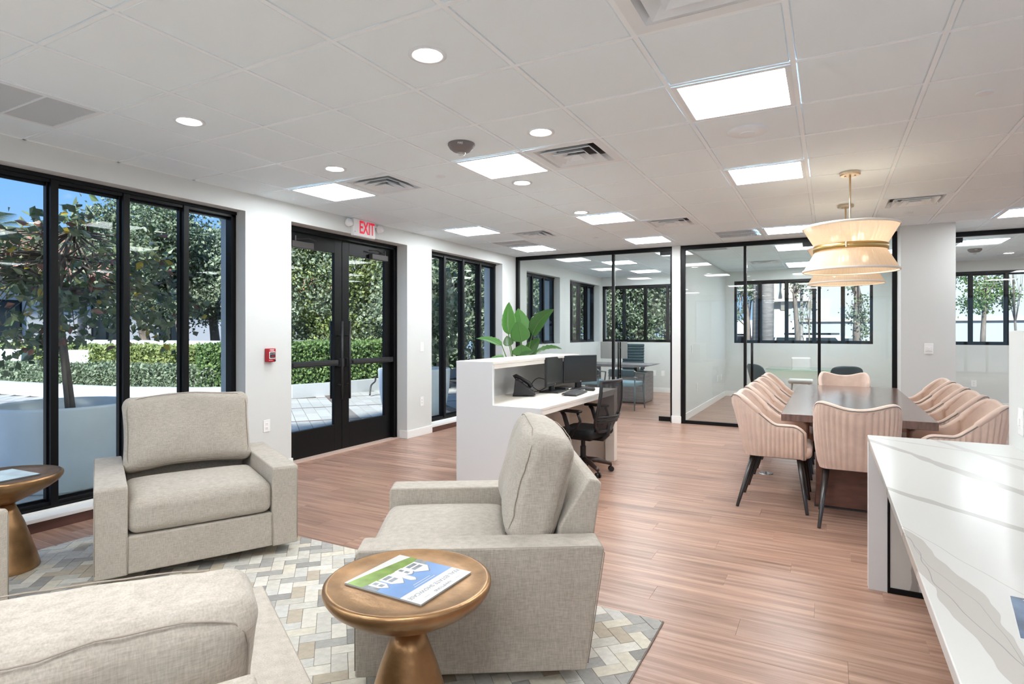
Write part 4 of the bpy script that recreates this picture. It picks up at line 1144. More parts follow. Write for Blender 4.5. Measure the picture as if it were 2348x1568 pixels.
cord([(-2.56, 5.05, .758), (-2.52, 5.02, .6), (-2.5, 4.95, .35), (-2.56, 4.93, .05)], 'thin black cable hanging in the kneehole, left one')
cord([(-2.56, 5.28, .758), (-2.53, 5.24, .62), (-2.52, 5.30, .48), (-2.55, 5.34, .2), (-2.55, 5.40, .01)], 'thin black cable looping in the kneehole behind the chair')

# ================================================================== MESH TASK CHAIR
t = thing('task_chair', 'black mesh-back office chair on casters at the reception desk', 'chair', (-2.17, 5.53, 0), R(172))   # faces local +x
base_col = mat('chair_base_brownblack', (.05, .03, .025, 1), .4)
for k in range(5):
    a = 2 * PI * k / 5 + R(5)
    c_, s_ = math.cos(a), math.sin(a)
    lg = MB().tube([(.03 * c_, .03 * s_, .125), (.14 * c_, .14 * s_, .118), (.25 * c_, .25 * s_, .088), (.285 * c_, .285 * s_, .075)], [.030, .026, .02, .017], 8).build('base_leg', base_col, t, smooth=True)
    w_ = MB()
    for q in (-1, 1):
        pc = (.285 * c_ - s_ * .016 * q, .285 * s_ + c_ * .016 * q)
        w_.tube([(pc[0] - s_ * .006, pc[1] + c_ * .006, .027), (pc[0] + s_ * .006, pc[1] - c_ * .006, .027)], .027, 14)
    w_.tube([(.285 * c_, .285 * s_, .075), (.285 * c_, .285 * s_, .03)], .009, 8)
    w_.build('caster', M_blackp, lg, smooth=False)
MB().lathe([(.035, .10), (.035, .15), (.029, .15), (.029, .26), (.022, .26), (.022, .34)], n=20).build('gas_column', M_blackp, t)
def seatf(v): return (v.x, v.y, v.z - .035 * max(0, v.x / .24) ** 3 * .6 + .012 * (v.y / .25) ** 2)
MB().rbox((.02, 0, .405), (.245, .245, .042), .04, 4, 6, seatf).build('seat', M_seatb, t, smooth=True)
MB().box(-.12, .12, -.07, .07, .325, .37).build('tilt_mechanism', M_blackp, t, bevel=.01)
MB().tube([(0, -.06, .35), (0, -.26, .345)], .008, 8).build('lever', M_blackp, t)
MB().tube([(-.10, 0, .35), (-.22, 0, .35), (-.27, 0, .40), (-.285, 0, .52)], [.022, .022, .024, .02], 10).build('back_support', M_blackp, t, smooth=True)
def backpt(u, z):      # u -1..1, z 0..1
    hw_ = .235 - .05 * abs(z - .45) - .07 * max(0, .25 - z) * 4 * .6
    y_ = u * hw_; zz = .44 + z * .49
    x_ = -.25 - .10 * z + .05 * math.sin(z * PI) * -1 * .6 + .055 * (u * u) - .02
    return (x_, y_, zz)
loop = [backpt(-1, z / 8) for z in range(1, 8)] + [backpt(u / 4, 1 - .06 * (u / 4) ** 2 * 0) for u in range(-4, 5)] + [backpt(1, 1 - z / 8) for z in range(1, 8)] + [backpt(u / 4, 0) for u in range(3, -4, -1)]
loop = [(p[0], p[1], p[2]) for p in loop]
MB().tube(loop + [loop[0]], .017, 8, cap=False).build('back_frame', M_blackp, t, smooth=True)
g = MB(); nu, nv = 14, 22
vs = [backpt(-1 + 2 * i / nu, j / nv) for j in range(nv + 1) for i in range(nu + 1)]
g.add(vs, [(j * (nu + 1) + i, j * (nu + 1) + i + 1, (j + 1) * (nu + 1) + i + 1, (j + 1) * (nu + 1) + i) for j in range(nv) for i in range(nu)])
mm, N_, L_, P_ = newmat('see_through_mesh')
tr_ = N_.new('ShaderNodeBsdfTransparent'); mx_ = N_.new('ShaderNodeMixShader'); mx_.inputs[0].default_value = .62
P_.inputs['Base Color'].default_value = (.03, .03, .035, 1); L_.new(tr_.outputs[0], mx_.inputs[1]); L_.new(P_.outputs[0], mx_.inputs[2]); L_.new(mx_.outputs[0], N_['Material Output'].inputs[0])
bmesh_o = g.build('back_mesh', mm, t, smooth=True)
so = bmesh_o.modifiers.new('thick', 'SOLIDIFY'); so.thickness = .003
for k in range(3):
    z = .20 + k * .055
    pts = [Vector(backpt(u / 5, z)) + Vector((-.035 + .03 * (u / 5) ** 2, 0, 0)) for u in range(-5, 6)]
    MB().tube(pts, .010, 6).build('lumbar_band', M_blackp, t, smooth=True)
for sg in (-1, 1):
    a = MB(); a.tube([(.06, sg * .20, .345), (.05, sg * .27, .37), (.0, sg * .285, .46), (.05, sg * .285, .60), (.08, sg * .28, .63)], [.02, .022, .024, .022, .018], 8)
    a.tube([(-.03, sg * .285, .40), (-.13, sg * .285, .55), (-.10, sg * .285, .63)], .014, 8)
    a.build('arm_bracket', M_blackp, t, smooth=True)
    MB().rbox((.0, sg * .28, .642), (.135, .034, .014), .013, 3, 3).build('arm_pad', M_blackp, t, smooth=True)

# ================================================================== BIRD OF PARADISE
PX, PY = -3.46, 6.62
t = thing('potted_plant', 'tall bird of paradise plant with broad green leaves behind the reception desk', 'plant', (PX, PY, 0))
MB().lathe([(.0005, .0), (.16, .0), (.17, .01), (.215, .40), (.22, .42), (.20, .42), (.195, .37), (.0005, .37)], n=32).build('pot', M_pot, t, smooth=False)
MB().lathe([(.195, .375), (.0005, .38)], n=20).build('soil', M_soil, t)
def lf(base, tip, width, bend, face, fold=.25, curl=.0, tear=0):
    """leaf from base to tip; bend = sideways vector of the arc; face = approximate normal"""
    B_, T_ = Vector(base), Vector(tip); n = 14; m = 6
    d = (T_ - B_); nrm = Vector(face); side = d.cross(nrm).normalized(); nrm = side.cross(d).normalized()
    vs = []; uv = []
    for i in range(n + 1):
        s_ = i / n
        c = B_ + d * s_ + Vector(bend) * (4 * s_ * (1 - s_))
        wd = width / 2 * (math.sin(PI * min(1, s_ ** .62)) ** .75 if 0 < s_ < 1 else .0) + .002
        for j in range(-m, m + 1):
            u = j / m
            rip = .006 * math.sin(s_ * 40 + j) * abs(u)
            p = c + side * (u * wd) + nrm * (fold * abs(u) * wd - curl * u * u * wd + rip)
            vs.append(p - Vector((PX, PY, 0))); uv.append((u * .5 + .5, s_ + .12 * abs(u)))
    fs = [(i * (2 * m + 1) + j, i * (2 * m + 1) + j + 1, (i + 1) * (2 * m + 1) + j + 1, (i + 1) * (2 * m + 1) + j) for i in range(n) for j in range(2 * m)]
    me = bpy.data.meshes.new('leaf'); me.from_pydata([tuple(v) for v in vs], [], fs); me.materials.append(M_leaf)
    me.polygons.foreach_set('use_smooth', [True] * len(fs))
    ul = me.uv_layers.new(name='UVMap')
    for l in me.loops: ul.data[l.index].uv = uv[l.vertex_index]
    o = bpy.data.objects.new('leaf', me); COL.objects.link(o); o.parent = t
    so_ = o.modifiers.new('thick', 'SOLIDIFY'); so_.thickness = .0012
    rib = [B_ + d * (i / 10) + Vector(bend) * (4 * i / 10 * (1 - i / 10)) - Vector((PX, PY, 0)) for i in range(11)]
    b_ = B_ - Vector((PX, PY, 0))
    st = [Vector((b_.x * .15, b_.y * .15, .37)), Vector((b_.x * .35, b_.y * .35, .37 + (b_.z - .37) * .5)), b_]
    MB().tube(st[:2] + [st[1].lerp(st[2], .5) + Vector((0, 0, .02))] + rib, [.011, .009, .007] + [.0055 - .0004 * i for i in range(11)], 6).build('stem', M_stem, t, smooth=True)
def wp(px, py, y):
    u = (px - 1174) / FPX; v = -(py - 760.6) / FPX
    rx, ry = _c * u + _s, -_s * u + _c
    k = y / ry; return (rx * k, y, CH + v * k)
FACE = (.45, -.85, .15)
LV = [(-3.46, 6.50, (1166, 767), (1167, 693), .165, (-.02, 0, 0), (.7, -.5, .0), .5), (-3.4, 6.70, (1195, 762), (1188, 707), .19, (.01, 0, 0), FACE, -.12),
      (-3.4, 6.45, (1196, 784), (1187, 735), .20, (.0, 0, 0), FACE, .05), (0, 6.6, (1220, 768), (1270, 709), .17, (-.03, 0, .03), (.3, -.75, .5), .3),
      (0, 6.5, (1151, 792), (1092, 776), .10, (0, 0, .03), (.0, -.5, .9), .2), (0, 6.75, (1168, 793), (1162, 770), .11, (0, 0, 0), FACE, .1),
      (0, 6.40, (1197, 816), (1196, 790), .20, (0, 0, 0), FACE, .1), (0, 6.7, (1208, 812), (1238, 775), .12, (0, 0, .01), FACE, .3),
      (0, 6.45, (1221, 815), (1288, 800), .075, (0, 0, .055), (.0, -.6, .8), .2), (0, 6.3, (1154, 818), (1124, 821), .07, (0, 0, .01), (0, -.4, .9), .1),
      (0, 6.35, (1190, 818), (1225, 806), .10, (0, 0, .0), (.2, -.5, .8), .2)]
for (_, yy, b_, tp, wd, bd, fc, fo) in LV:
    lf(wp(b_[0], b_[1], yy), wp(tp[0], tp[1], yy + .03), wd * 1.22, bd, fc, fo)

# ================================================================== DINING / CONFERENCE TABLE
TX0, TX1, TY0, TY1, TZ = -.331, .686, 5.09, 8.02, .76
t = thing('long_table', 'long walnut meeting table with a glossy scratched top under the pendants', 'table', ((TX0 + TX1) / 2, (TY0 + TY1) / 2, 0))
hx, hy = (TX1 - TX0) / 2, (TY1 - TY0) / 2
MB().box(-hx, hx, -hy, hy, TZ - .058, TZ).build('tabletop', M_woodt, t, bevel=.004)
for sg in (-1, 1):
    MB().box(-.27, .27, sg * (hy - .52) - .28 * 1, sg * (hy - .52) + .28, .012, TZ - .058).build('pedestal', M_woodb, t, bevel=.004) if sg < 0 else MB().box(-.27, .27, hy - .90, hy - .34, .012, TZ - .058).build('pedestal', M_woodb, t, bevel=.004)
    MB().box(-.28, .28, sg * (hy - .52) - .29 - (.1 if sg > 0 else 0), sg * (hy - .52) + .29 - (.1 if sg > 0 else 0), 0, .012).build('plinth', M_leg, t)

def dining_chair():
    """origin on the floor at seat centre, front along +y"""
    t = thing('dining_chair', 'x', 'chair')
    # shell: cross-section follows a U in plan, height varies along it
    NU, NV = 56, 10
    def plan(u):             # u -1..1 : from left arm front round the back to the right arm front, at seat level
        hwid = .245
        s_ = abs(u); sg = 1 if u > 0 else -1
        # straight arm part s 1..0.52, corner, back part
        if s_ > .55:
            f = (s_ - .55) / .45; return Vector((sg * (hwid + .015), -.10 + f * .30))
        f = s_ / .55; a = f ** 1.0
        x = sg * (hwid + .015) * math.sin(min(1, a * 1.12) * PI / 2) ** .85
        y = -.225 + .125 * (max(0, a - .45) / .55) ** 1.7
        return Vector((x, y))
    def top(u):
        s_ = abs(u)
        if s_ < .30: return .852 + .041 * math.sin(s_ / .30 * PI / 2) ** 2
        if s_ < .74:
            f = (s_ - .30) / .44; f = f * f * (3 - 2 * f); return .893 + (.668 - .893) * f
        f = (s_ - .74) / .26; return .668 - .10 * max(0, f - .55) ** 2 * 2.2
    def pos(u, v, inset):
        p = plan(u); tz = top(u); z = .42 + v * (tz - .42)
        s_ = abs(u)
        h = (z - .42)
        lean = .30 * h * max(0, 1 - s_ / .62)               # backrest leans back
        fl = .10 * h * min(1, s_ / .3) * (1 if s_ < .6 else .6)
        n_ = Vector((p.x, p.y + .0)).normalized()
        q = Vector((p.x * (1 + fl * .9), p.y - lean, z))
        # pull in the bottom
        k = 1 - .10 * (1 - v) ** 2
        q.x *= k
        c = Vector((0, .12, 0)); d = Vector((q.x - 0, q.y - .10 if s_ < .55 else 0)).normalized() if s_ < .55 else Vector((1 if u > 0 else -1, 0))
        q.x -= d.x * inset; q.y -= d.y * inset
        return q
    def shell(inset, name, m, ribs):
        vs = []; fs = []
        nu = NU * (6 if ribs else 1)
        for i in range(nu + 1):
            u = -1 + 2 * i / nu
            for j in range(NV + 1):
                v = j / NV
                r_ = (.010 * abs(math.sin(i / nu * PI * 42)) if ribs else 0) * (1 if .02 < v < .985 else 0)
                q = pos(u, v, inset - r_); vs.append(q)
        for i in range(nu):
            for j in range(NV):
                a = i * (NV + 1) + j; fs.append((a, a + NV + 1, a + NV + 2, a + 1))
        return MB().add(vs, fs)
    # outer ribbed shell and smooth inner shell, closed by the rolled edge
    shell(.0, 'outer_shell', M_velvet, True).build('outer_shell', M_velvet, t, smooth=True)
    shell(.045, 'inner_shell', M_velvet, False).build('inner_shell', M_velvet, t, smooth=True)
    rim = [pos(-1 + 2 * i / 80, 1, .022) + Vector((0, 0, -.004)) for i in range(81)]
    f0 = [pos(-1, v / 8, .022) for v in range(0, 8)]; f1 = [pos(1, 1 - v / 8, .022) for v in range(1, 9)]
    MB().tube(f0 + rim + f1, .0235, 8).build('rolled_edge', M_velvet, t, smooth=True)
    pip = [pos(-1 + 2 * i / 80, 1, -.001) + Vector((0, 0, .004)) for i in range(81)]
    MB().tube([pos(-1, v / 8, -.001) + Vector((0, .004, 0)) for v in range(0, 8)] + pip + [pos(1, 1 - v / 8, -.001) + Vector((0, .004, 0)) for v in range(1, 9)], .0042, 5).build('piping', M_pipe, t, smooth=True)
    def sf(v): return (v.x * (1 - .04 * max(0, -v.y / .24)), v.y, v.z + (.016 * (1 - (v.x / .25) ** 2) * (1 - (v.y / .26) ** 2) if v.z > 0 else 0))
    MB().rbox((0, .015, .468), (.232, .245, .045), .04, 4, 6, sf).build('seat', M_velvet, t, smooth=True)
    MB().box(-.20, .20, -.19, .20, .41, .43).build('seat_underframe', M_leg, t)
    for sx in (-1, 1):
        for (ty, by) in ((.17, .225), (-.16, -.275)):
            MB().tube([(sx * .185, ty, .425), (sx * .232, by, .012), (sx * .2335, by + (.002 if by > 0 else -.002), 0)], [.0215, .0125, .012], 12).build('leg', M_leg, t, smooth=True)
    return t
D0 = dining_chair()
GC = 'blush velvet chairs around the long walnut table'
spots = []
cyc = [5.265, 6.012, 6.76, 7.51]
ordn = ['nearest', 'second nearest', 'third nearest', 'farthest']
for k, yy in enumerate(cyc):
    spots.append((-.372, yy, -PI / 2, 'blush ribbed armchair on the left side of the long table, %s of four' % ordn[k]))
for k, yy in enumerate(cyc):
    spots.append((.775 + .01 * k, yy, PI / 2, 'blush ribbed armchair on the right side of the long table, %s of four' % ordn[k]))
spots.append((.172, 5.02, 0, 'blush ribbed armchair with its back to us at the near table end'))
spots.append((.16, 8.0, PI, 'blush armchair at the far table end, only its wavy back showing'))
for k, (x, y, rz, lb) in enumerate(spots):
    o = D0 if k == 0 else dup(D0, (x, y, 0), rz)
    o.location = (x, y, 0); o.rotation_euler = (0, 0, rz); o['label'] = lb; o['group'] = GC
o = MB().lathe([(.0005, .004), (.055, .004), (.062, .0035), (.066, .0)], n=28).build('floor_outlet', M_chrome, smooth=False, loc=(-.546, 6.331, 0))
tag(o, 'round metal floor outlet cover beside the long table, behind the nearest left chair', 'outlet')

# ================================================================== PENDANTS
def pendant():
    t = thing('pendant_light', 'x', 'light')
    def dbl(prof_, m, name): return MB().lathe(prof_, n=72).build(name, m, t, smooth=True)
    zb = 2.092
    dbl([(.352, 2.272), (.262, zb + .022)], M_shade, 'upper_shade'); dbl([(.262, zb - .022), (.352, 1.908)], M_shade, 'lower_shade')
    dbl([(.346, 2.268), (.256, zb + .022)], M_shade, 'shade_lining'); dbl([(.256, zb - .022), (.346, 1.912)], M_shade, 'shade_lining')
    dbl([(.354, 2.262), (.358, 2.270), (.354, 2.280), (.347, 2.280), (.345, 2.270), (.350, 2.262)], M_hem, 'top_hem')
    dbl([(.354, 1.918), (.358, 1.910), (.354, 1.900), (.347, 1.900), (.345, 1.910), (.350, 1.918)], M_hem, 'bottom_hem')
    dbl([(.264, zb - .024), (.274, zb - .024), (.274, zb + .024), (.264, zb + .024)], M_brass, 'brass_band')
    cl = MB()
    for k in range(3):
        a = k * 2 * PI / 3 + .4; cl.tube([(.262 * math.cos(a), .262 * math.sin(a), zb + .02), (.290 * math.cos(a), .290 * math.sin(a), zb + .02), (.290 * math.cos(a), .290 * math.sin(a), zb - .02)], .006, 6)
        cl.tube([(0, 0, zb + .05), (.262 * math.cos(a), .262 * math.sin(a), zb + .01)], .005, 6)
    cl.build('spider_frame', M_nickel, t)
    MB().tube([(0, 0, zb - .02), (0, 0, CE - .02)], .0075, 10).build('stem', M_nickel, t, smooth=True)
    cn = MB().lathe([(.0005, CE - .028), (.070, CE - .028), (.076, CE - .022), (.076, CE - .001), (.0005, CE - .001)], n=36).build('canopy', M_nickel, t)
    MB().tube([(.035, 0, CE - .028), (.035, 0, CE - .036)], .007, 8).build('canopy_screw', M_nickel, cn); MB().tube([(-.035, 0, CE - .028), (-.035, 0, CE - .036)], .007, 8).build('canopy_screw', M_nickel, cn)
    for k in range(6):
        a = k * PI / 3 + .2; s_ = 1 if k % 2 else -1
        x, y = .11 * math.cos(a), .11 * math.sin(a)
        so_ = MB().tube([(0, 0, zb + .03 * s_), (x, y, zb + .03 * s_), (x, y, zb + .06 * s_)], .009, 8).build('socket', M_nickel, t)
        MB().sphere((x, y, zb + .085 * s_), .026, 10, 6, (1, 1, 1.2)).build('bulb', M_bulb, so_, smooth=True)
    return t
Pn = pendant(); Pn.location = (.155, 5.604, 0)
Pn['label'] = 'nearer hourglass string-shade pendant with a brass band over the long table'; Pn['group'] = 'two pendants over the long table'
dup(Pn, (.154, 7.028, 0), .5, 'farther hourglass string-shade pendant, mostly hidden behind the nearer one')

# ================================================================== COUNTER
t = thing('stone_counter', 'white quartz counter with broad gray veins along the half wall at right', 'counter', (.504, 1.4, 0))
def cb(x0, x1, y0, y1, z0, z1): return MB().box(x0 - .504, x1 - .504, y0 - 1.4, y1 - 1.4, z0, z1)
cb(.189, .818, -1.0, 3.828, .799, .829).build('countertop', M_marble, t, bevel=.003)
cb(.190, .818, 3.798, 3.826, 0, .799).build('waterfall_end', M_lam, t, bevel=.002)
cb(.285, .815, 3.745, 3.760, .02, .76).build('stone_back_panel', M_marble, t)
f = MB(); 
f.add(cb(.278, .290, 3.738, 3.762, 0, .775).v, cb(.278, .290, 3.738, 3.762, 0, .775).f)
f.add(cb(.290, .815, 3.738, 3.762, 0, .030).v, cb(.290, .815, 3.738, 3.762, 0, .030).f)
f.build('black_panel_frame', M_black, t, bevel=.003)
cb(.190, .284, 3.745, 3.798, 0, .799).build('return_panel', M_lam, t, bevel=.002)
t = thing('brochure', 'glossy blue brochure lying on the white counter at the right edge', 'magazine', (.345, 1.628, .829), R(-8))
MB().box(0, .28, -.215, 0, 0, .004).build('pages', M_paper, t); MB().box(0, .28, -.215, 0, .004, .005).build('cover', mat('cover_blue', (.07, .12, .20, 1), .25, nscale=9, namt=.5), t)
MB().ngon_prism([(.02, -.01), (.10, -.06), (.16, -.03), (.12, -.14), (.05, -.18)], .005, .0052, 'z').build('cover_print', mat('cover_pink', (.62, .52, .46, 1), .3), t)

# ================================================================== LEFT OFFICE
t = thing('office_desk', 'dark wood desk with a wedge-edged top and a gray pedestal in the left office', 'desk', (-3.6, 11.5, 0))
MB().ngon_prism([(-.75, .765), (.60, .765), (.52, .735), (.30, .715), (-.75, .715)], -.42, .42, 'y').build('desk_top', M_gdesk, t, bevel=.003)
pd = MB().box(-.02, .455, -.24, .40, .03, .605).build('pedestal', M_gdesk, t, bevel=.004)
MB().box(-.0, .44, -.22, .38, 0, .03).build('plinth', M_leg, t); MB().box(.20, .26, -.1, .1, .605, .715).build('riser', M_leg, t)
MB().box(-.72, -.66, -.38, .38, 0, .715).build('side_panel', M_gdesk, t)
t = thing('desktop_computer', 'silver all-in-one computer seen from behind in the left office', 'computer', (-3.82, 11.42, .765), R(8))
MB().box(-.27, .27, -.012, .02, .10, .44).build('housing', M_silver, t, bevel=.008)
MB().lathe([(.022, 0), (.022, .003), (.0005, .003)], n=20).mesh('x', M_white)
bd = MB(); bd.tube([(.0, -.012, .39), (.0, -.016, .39)], .022, 18); bd.build('round_badge', M_white, t)
MB().ngon_prism([(-.03, 0), (.03, 0), (.02, .26), (-.02, .26)], .02, .04, 'y').build('stand', M_silver, t); MB().box(-.12, .12, -.05, .12, 0, .01).build('stand_base', M_silver, t, bevel=.003)
t = thing('executive_chair', 'tall ribbed dark office chair behind the desk in the left office', 'chair', (-3.78, 12.35, 0), PI)
b_ = MB()
for k in range(10): b_.rbox((0, -.26 - .012 * k * .3, .55 + k * .062), (.24, .028, .032), .018, 2, 2)
b_.build('ribbed_back', M_teal, t, smooth=True)
b_ = MB()
for k in range(7): b_.rbox((0, -.20 + k * .065, .46), (.24, .033, .028), .018, 2, 2)
b_.build('ribbed_seat', M_teal, t, smooth=True)
for sg in (-1, 1): MB().tube([(sg * .25, -.25, .6), (sg * .27, -.2, .66), (sg * .27, .15, .66), (sg * .25, .18, .46)], .012, 8).build('arm_loop', M_chrome, t, smooth=True)
MB().tube([(0, 0, .06), (0, 0, .44)], .03, 12).build('gas_column', M_chrome, t)
for k in range(5):
    a = k * 2 * PI / 5; MB().tube([(0, 0, .09), (.30 * math.cos(a), .30 * math.sin(a), .06), (.30 * math.cos(a), .30 * math.sin(a), .0)], .015, 6).build('base_leg', M_chrome, t)
def guest_chair(x, y, rz, label):
    t = thing('guest_chair', label, 'chair', (x, y, 0), rz, 'teal guest chairs in the left office')
    MB().rbox((0, 0, .455), (.24, .23, .045), .035, 3, 4).build('seat', M_tealf, t, smooth=True)
    MB().rbox((0, -.24, .655), (.25, .03, .07), .025, 3, 3).build('backrest', M_teal, t, smooth=True)
    for z in (.70, .60): MB().tube([(-.27, -.16, z - .02), (-.25, -.262, z), (.25, -.262, z), (.27, -.16, z - .02)], .006, 6).build('metal_band', M_chrome, t, smooth=True)
    for sx in (-1, 1):
        MB().tube([(sx * .24, .20, .46), (sx * .26, .24, 0)], [.018, .010], 8).build('leg', mat('teal_leg', (.10, .14, .16, 1), .4) if 'teal_leg' not in MATS else MATS['teal_leg'], t, smooth=True)
        MB().tube([(sx * .24, -.22, .62), (sx * .25, -.24, .3), (sx * .26, -.29, 0)], [.016, .018, .010], 8).build('leg', MATS['teal_leg'], t, smooth=True)
        MB().tube([(sx * .255, .18, .46), (sx * .27, .20, .64), (sx * .27, -.10, .665), (sx * .255, -.23, .66)], .012, 8).build('armrest', MATS['teal_leg'], t, smooth=True)
    return t
guest_chair(-3.27, 10.50, R(-4), 'teal cushioned guest chair at the office desk, right one')
guest_chair(-4.02, 10.55, R(4), 'teal cushioned guest chair at the office desk, left one behind the reception monitors')

# ================================================================== CONFERENCE ROOM BEHIND THE GLASS
t = thing('glass_table', 'pale green glass-topped table with a white apron in the conference room', 'table', (-.30, 11.62, 0))
MB().box(-.68, .78, -.42, .42, .745, .757).build('glass_top', M_tglass, t, bevel=.002)
MB().box(-.64, .74, -.39, .39, .60, .74).build('apron', mat('apron_pale', (.66, .72, .62, 1), .5), t, bevel=.003)
for sx in (-.60, .70):
    for sy in (-.35, .35): MB().box(sx - .03, sx + .03, sy - .03, sy + .03, 0, .60).build('leg', M_white, t, bevel=.003)
def shell_chair(x, y, rz, label):
    t = thing('shell_chair', label, 'chair', (x, y, 0), rz, 'dark shell chairs in the conference room')
    vs = []; n, m = 12, 12
    for j in range(m + 1):
        v = j / m
        for i in range(n + 1):
            u = -1 + 2 * i / n
            if v < .5:
                f = v / .5; yy = .22 - .42 * f; zz = .45 + .02 * u * u + .10 * abs(u) ** 3 * f; hw_ = .22 + .03 * f
            else:
                f = (v - .5) / .5; yy = -.20 - .10 * f ** .8; zz = .45 + f * .42 - .05 * abs(u) ** 4 * f; hw_ = .25 - .03 * f ** 3; yy += .10 * u * u * (1 - .3 * f)
                zz += .10 * abs(u) ** 3 * (1 - f)
            vs.append((u * hw_, yy, zz))
    o = MB().add(vs, [(j * (n + 1) + i, j * (n + 1) + i + 1, (j + 1) * (n + 1) + i + 1, (j + 1) * (n + 1) + i) for j in range(m) for i in range(n)]).build('shell', M_teal, t, smooth=True)
    so_ = o.modifiers.new('thick', 'SOLIDIFY'); so_.thickness = .03; o.modifiers.new('sub', 'SUBSURF').levels = 1
    MB().rbox((0, .02, .468), (.19, .19, .018), .016, 2, 3).build('seat_pad', M_tealf, t, smooth=True)
    for sx in (-1, 1):
        for sy in (-1, 1): MB().tube([(sx * .10, sy * .08, .44), (sx * .24, sy * .22, 0)], .010, 8).build('leg', M_black, t, smooth=True)
    return t
shell_chair(-.92, 10.72, R(-50), 'dark teal shell chair in the conference room, left of the glass table')
shell_chair(.22, 10.80, R(8), 'dark teal shell chair in the conference room, behind the far end of the long table')
t = thing('quilted_chair', 'white quilted chair on the far side of the conference glass table', 'chair', (-.47, 12.42, 0), PI)
MB().rbox((0, -.20, .72), (.17, .03, .19), .03, 3, 5, lambda v: (v.x, v.y + .004 * math.sin(v.x * 60) * math.sin(v.z * 60), v.z)).build('backrest', M_wqu, t, smooth=True)
MB().rbox((0, .02, .47), (.21, .21, .04), .035, 3, 5).build('seat', M_wqu, t, smooth=True)
for sx in (-1, 1):
    for sy in (-1, 1): MB().tube([(sx * .14, sy * .14, .45), (sx * .19, sy * .19, 0)], .011, 8).build('leg', M_chrome, t, smooth=True)
    MB().tube([(sx * .12, -.17, .45), (sx * .12, -.21, .58)], .01, 6).build('back_support', M_chrome, t)
# ================================================================== OUTSIDE
GZ = -.03
MB().box(-45, -5.26, -16, 45, GZ - .25, GZ - .03).build('ground', M_asph)['kind'] = 'structure'
MB().box(-5.26, 20, -22, -3.85, GZ - .25, GZ - .03).build('ground', mat('pale_bounce_ground', (.5, .5, .48, 1), .9, nscale=3, namt=.1))['kind'] = 'structure'  # unseen pale ground, added to bounce sunlight in through the front wall
MB().box(-5.26, 45, 13.96, 45, GZ - .35, GZ - .13).build('ground', M_asph)['kind'] = 'structure'
CURB = [(-26, 5.6), (-21.5, 6.0), (-16.97, 6.38), (-14.6, 6.6), (-12.9, 6.93), (-11.5, 7.55), (-10.7, 8.2), (-10.22, 8.95), (-9.94, 9.74), (-9.82, 10.5), (-9.73, 11.4), (-9.8, 12.6), (-10.1, 14.2), (-10.6, 16.5)]
def off(poly, d):
    out = []
    for i, p in enumerate(poly):
        a = Vector(poly[max(0, i - 1)]); c = Vector(poly[min(len(poly) - 1, i + 1)]); t_ = (c - a).normalized()
        out.append((p[0] - t_.y * d, p[1] + t_.x * d))
    return out
def strip(d0, d1, z0, z1, name, m, parent=None, poly=None):
    a, c = off(poly or CURB, d0), off(poly or CURB, d1); n_ = len(a)
    vs = [(p[0], p[1], z) for z in (z0, z1) for pl in (a, c) for p in pl]
    b = MB(); fs = []
    for i in range(n_ - 1):
        A0_, A1_, B0_, B1_ = i, i + 1, n_ + i, n_ + i + 1
        C0_, C1_, D0_, D1_ = 2 * n_ + i, 2 * n_ + i + 1, 3 * n_ + i, 3 * n_ + i + 1
        fs += [(A0_, B0_, B1_, A1_), (C0_, C1_, D1_, D0_), (A0_, A1_, C1_, C0_), (B0_, D0_, D1_, B1_)]
    fs += [(0, 2 * n_, 3 * n_, n_), (n_ - 1, 2 * n_ - 1, 4 * n_ - 1, 3 * n_ - 1)]
    return b.add(vs, fs).build(name, m, parent, smooth=False)
def curb_y(x):
    P_ = CURB[:11]
    if x > -9.75: return 99
    for i in range(len(P_) - 1):
        if P_[i][0] <= x <= P_[i + 1][0]:
            f_ = (x - P_[i][0]) / (P_[i + 1][0] - P_[i][0]); return P_[i][1] + f_ * (P_[i + 1][1] - P_[i][1])
    return 5.6
plaza = thing('plaza_paving', 'pale stone paver plaza with brown brick bands outside the windows', 'paving', (-10, 4, GZ))
MB().box(-16, 4.64, -10, 12, -.04, -.012).build('sand_bed', M_soil, plaza)
e1 = (math.sin(R(38.4)), math.cos(R(38.4))); e2 = (-e1[1], e1[0])
pv = []
for ip in range(-90, 95):
    p = ip * .202
    for iq in range(-14, 16):
        q0 = iq * 1.72
        segs = [(q0, q0 + .10, 1)] + [(q0 + .10 + k * .405, q0 + .10 + (k + 1) * .405, 1 if ip % 9 == 0 else 0) for k in range(4)]
        for (qa, qb, br) in segs:
            cx_ = -8.3 + e1[0] * (p + .1) + e2[0] * (qa + qb) / 2; cy_ = 8.3 + e1[1] * (p + .1) + e2[1] * (qa + qb) / 2
            if cx_ > -5.5 or cx_ < -24 or cy_ < -4 or cy_ > 15 or cy_ > curb_y(cx_) - .12: continue
            pv.append((rank(cx_, cy_, GZ), cx_, cy_, qb - qa, br))
pv.sort()
an = math.atan2(e1[1], e1[0])
def paver_mb(wd, ht, mb=None, M=None):
    g = .004; mb = mb or MB(); h = .008
    a = [(-wd / 2 + g, -ht / 2 + g), (wd / 2 - g, -ht / 2 + g), (wd / 2 - g, ht / 2 - g), (-wd / 2 + g, ht / 2 - g)]
    vs = [Vector((x, y, -.012)) for x, y in a] + [Vector((x * .985, y * .985, h - .008)) for x, y in a]
    if M is not None: vs = [M @ v for v in vs]
    return mb.add(vs, [(4, 5, 6, 7)] + [(i, (i + 1) % 4, (i + 1) % 4 + 4, i + 4) for i in range(4)])
pmesh = {}
rest = {0: MB(), 1: MB()}
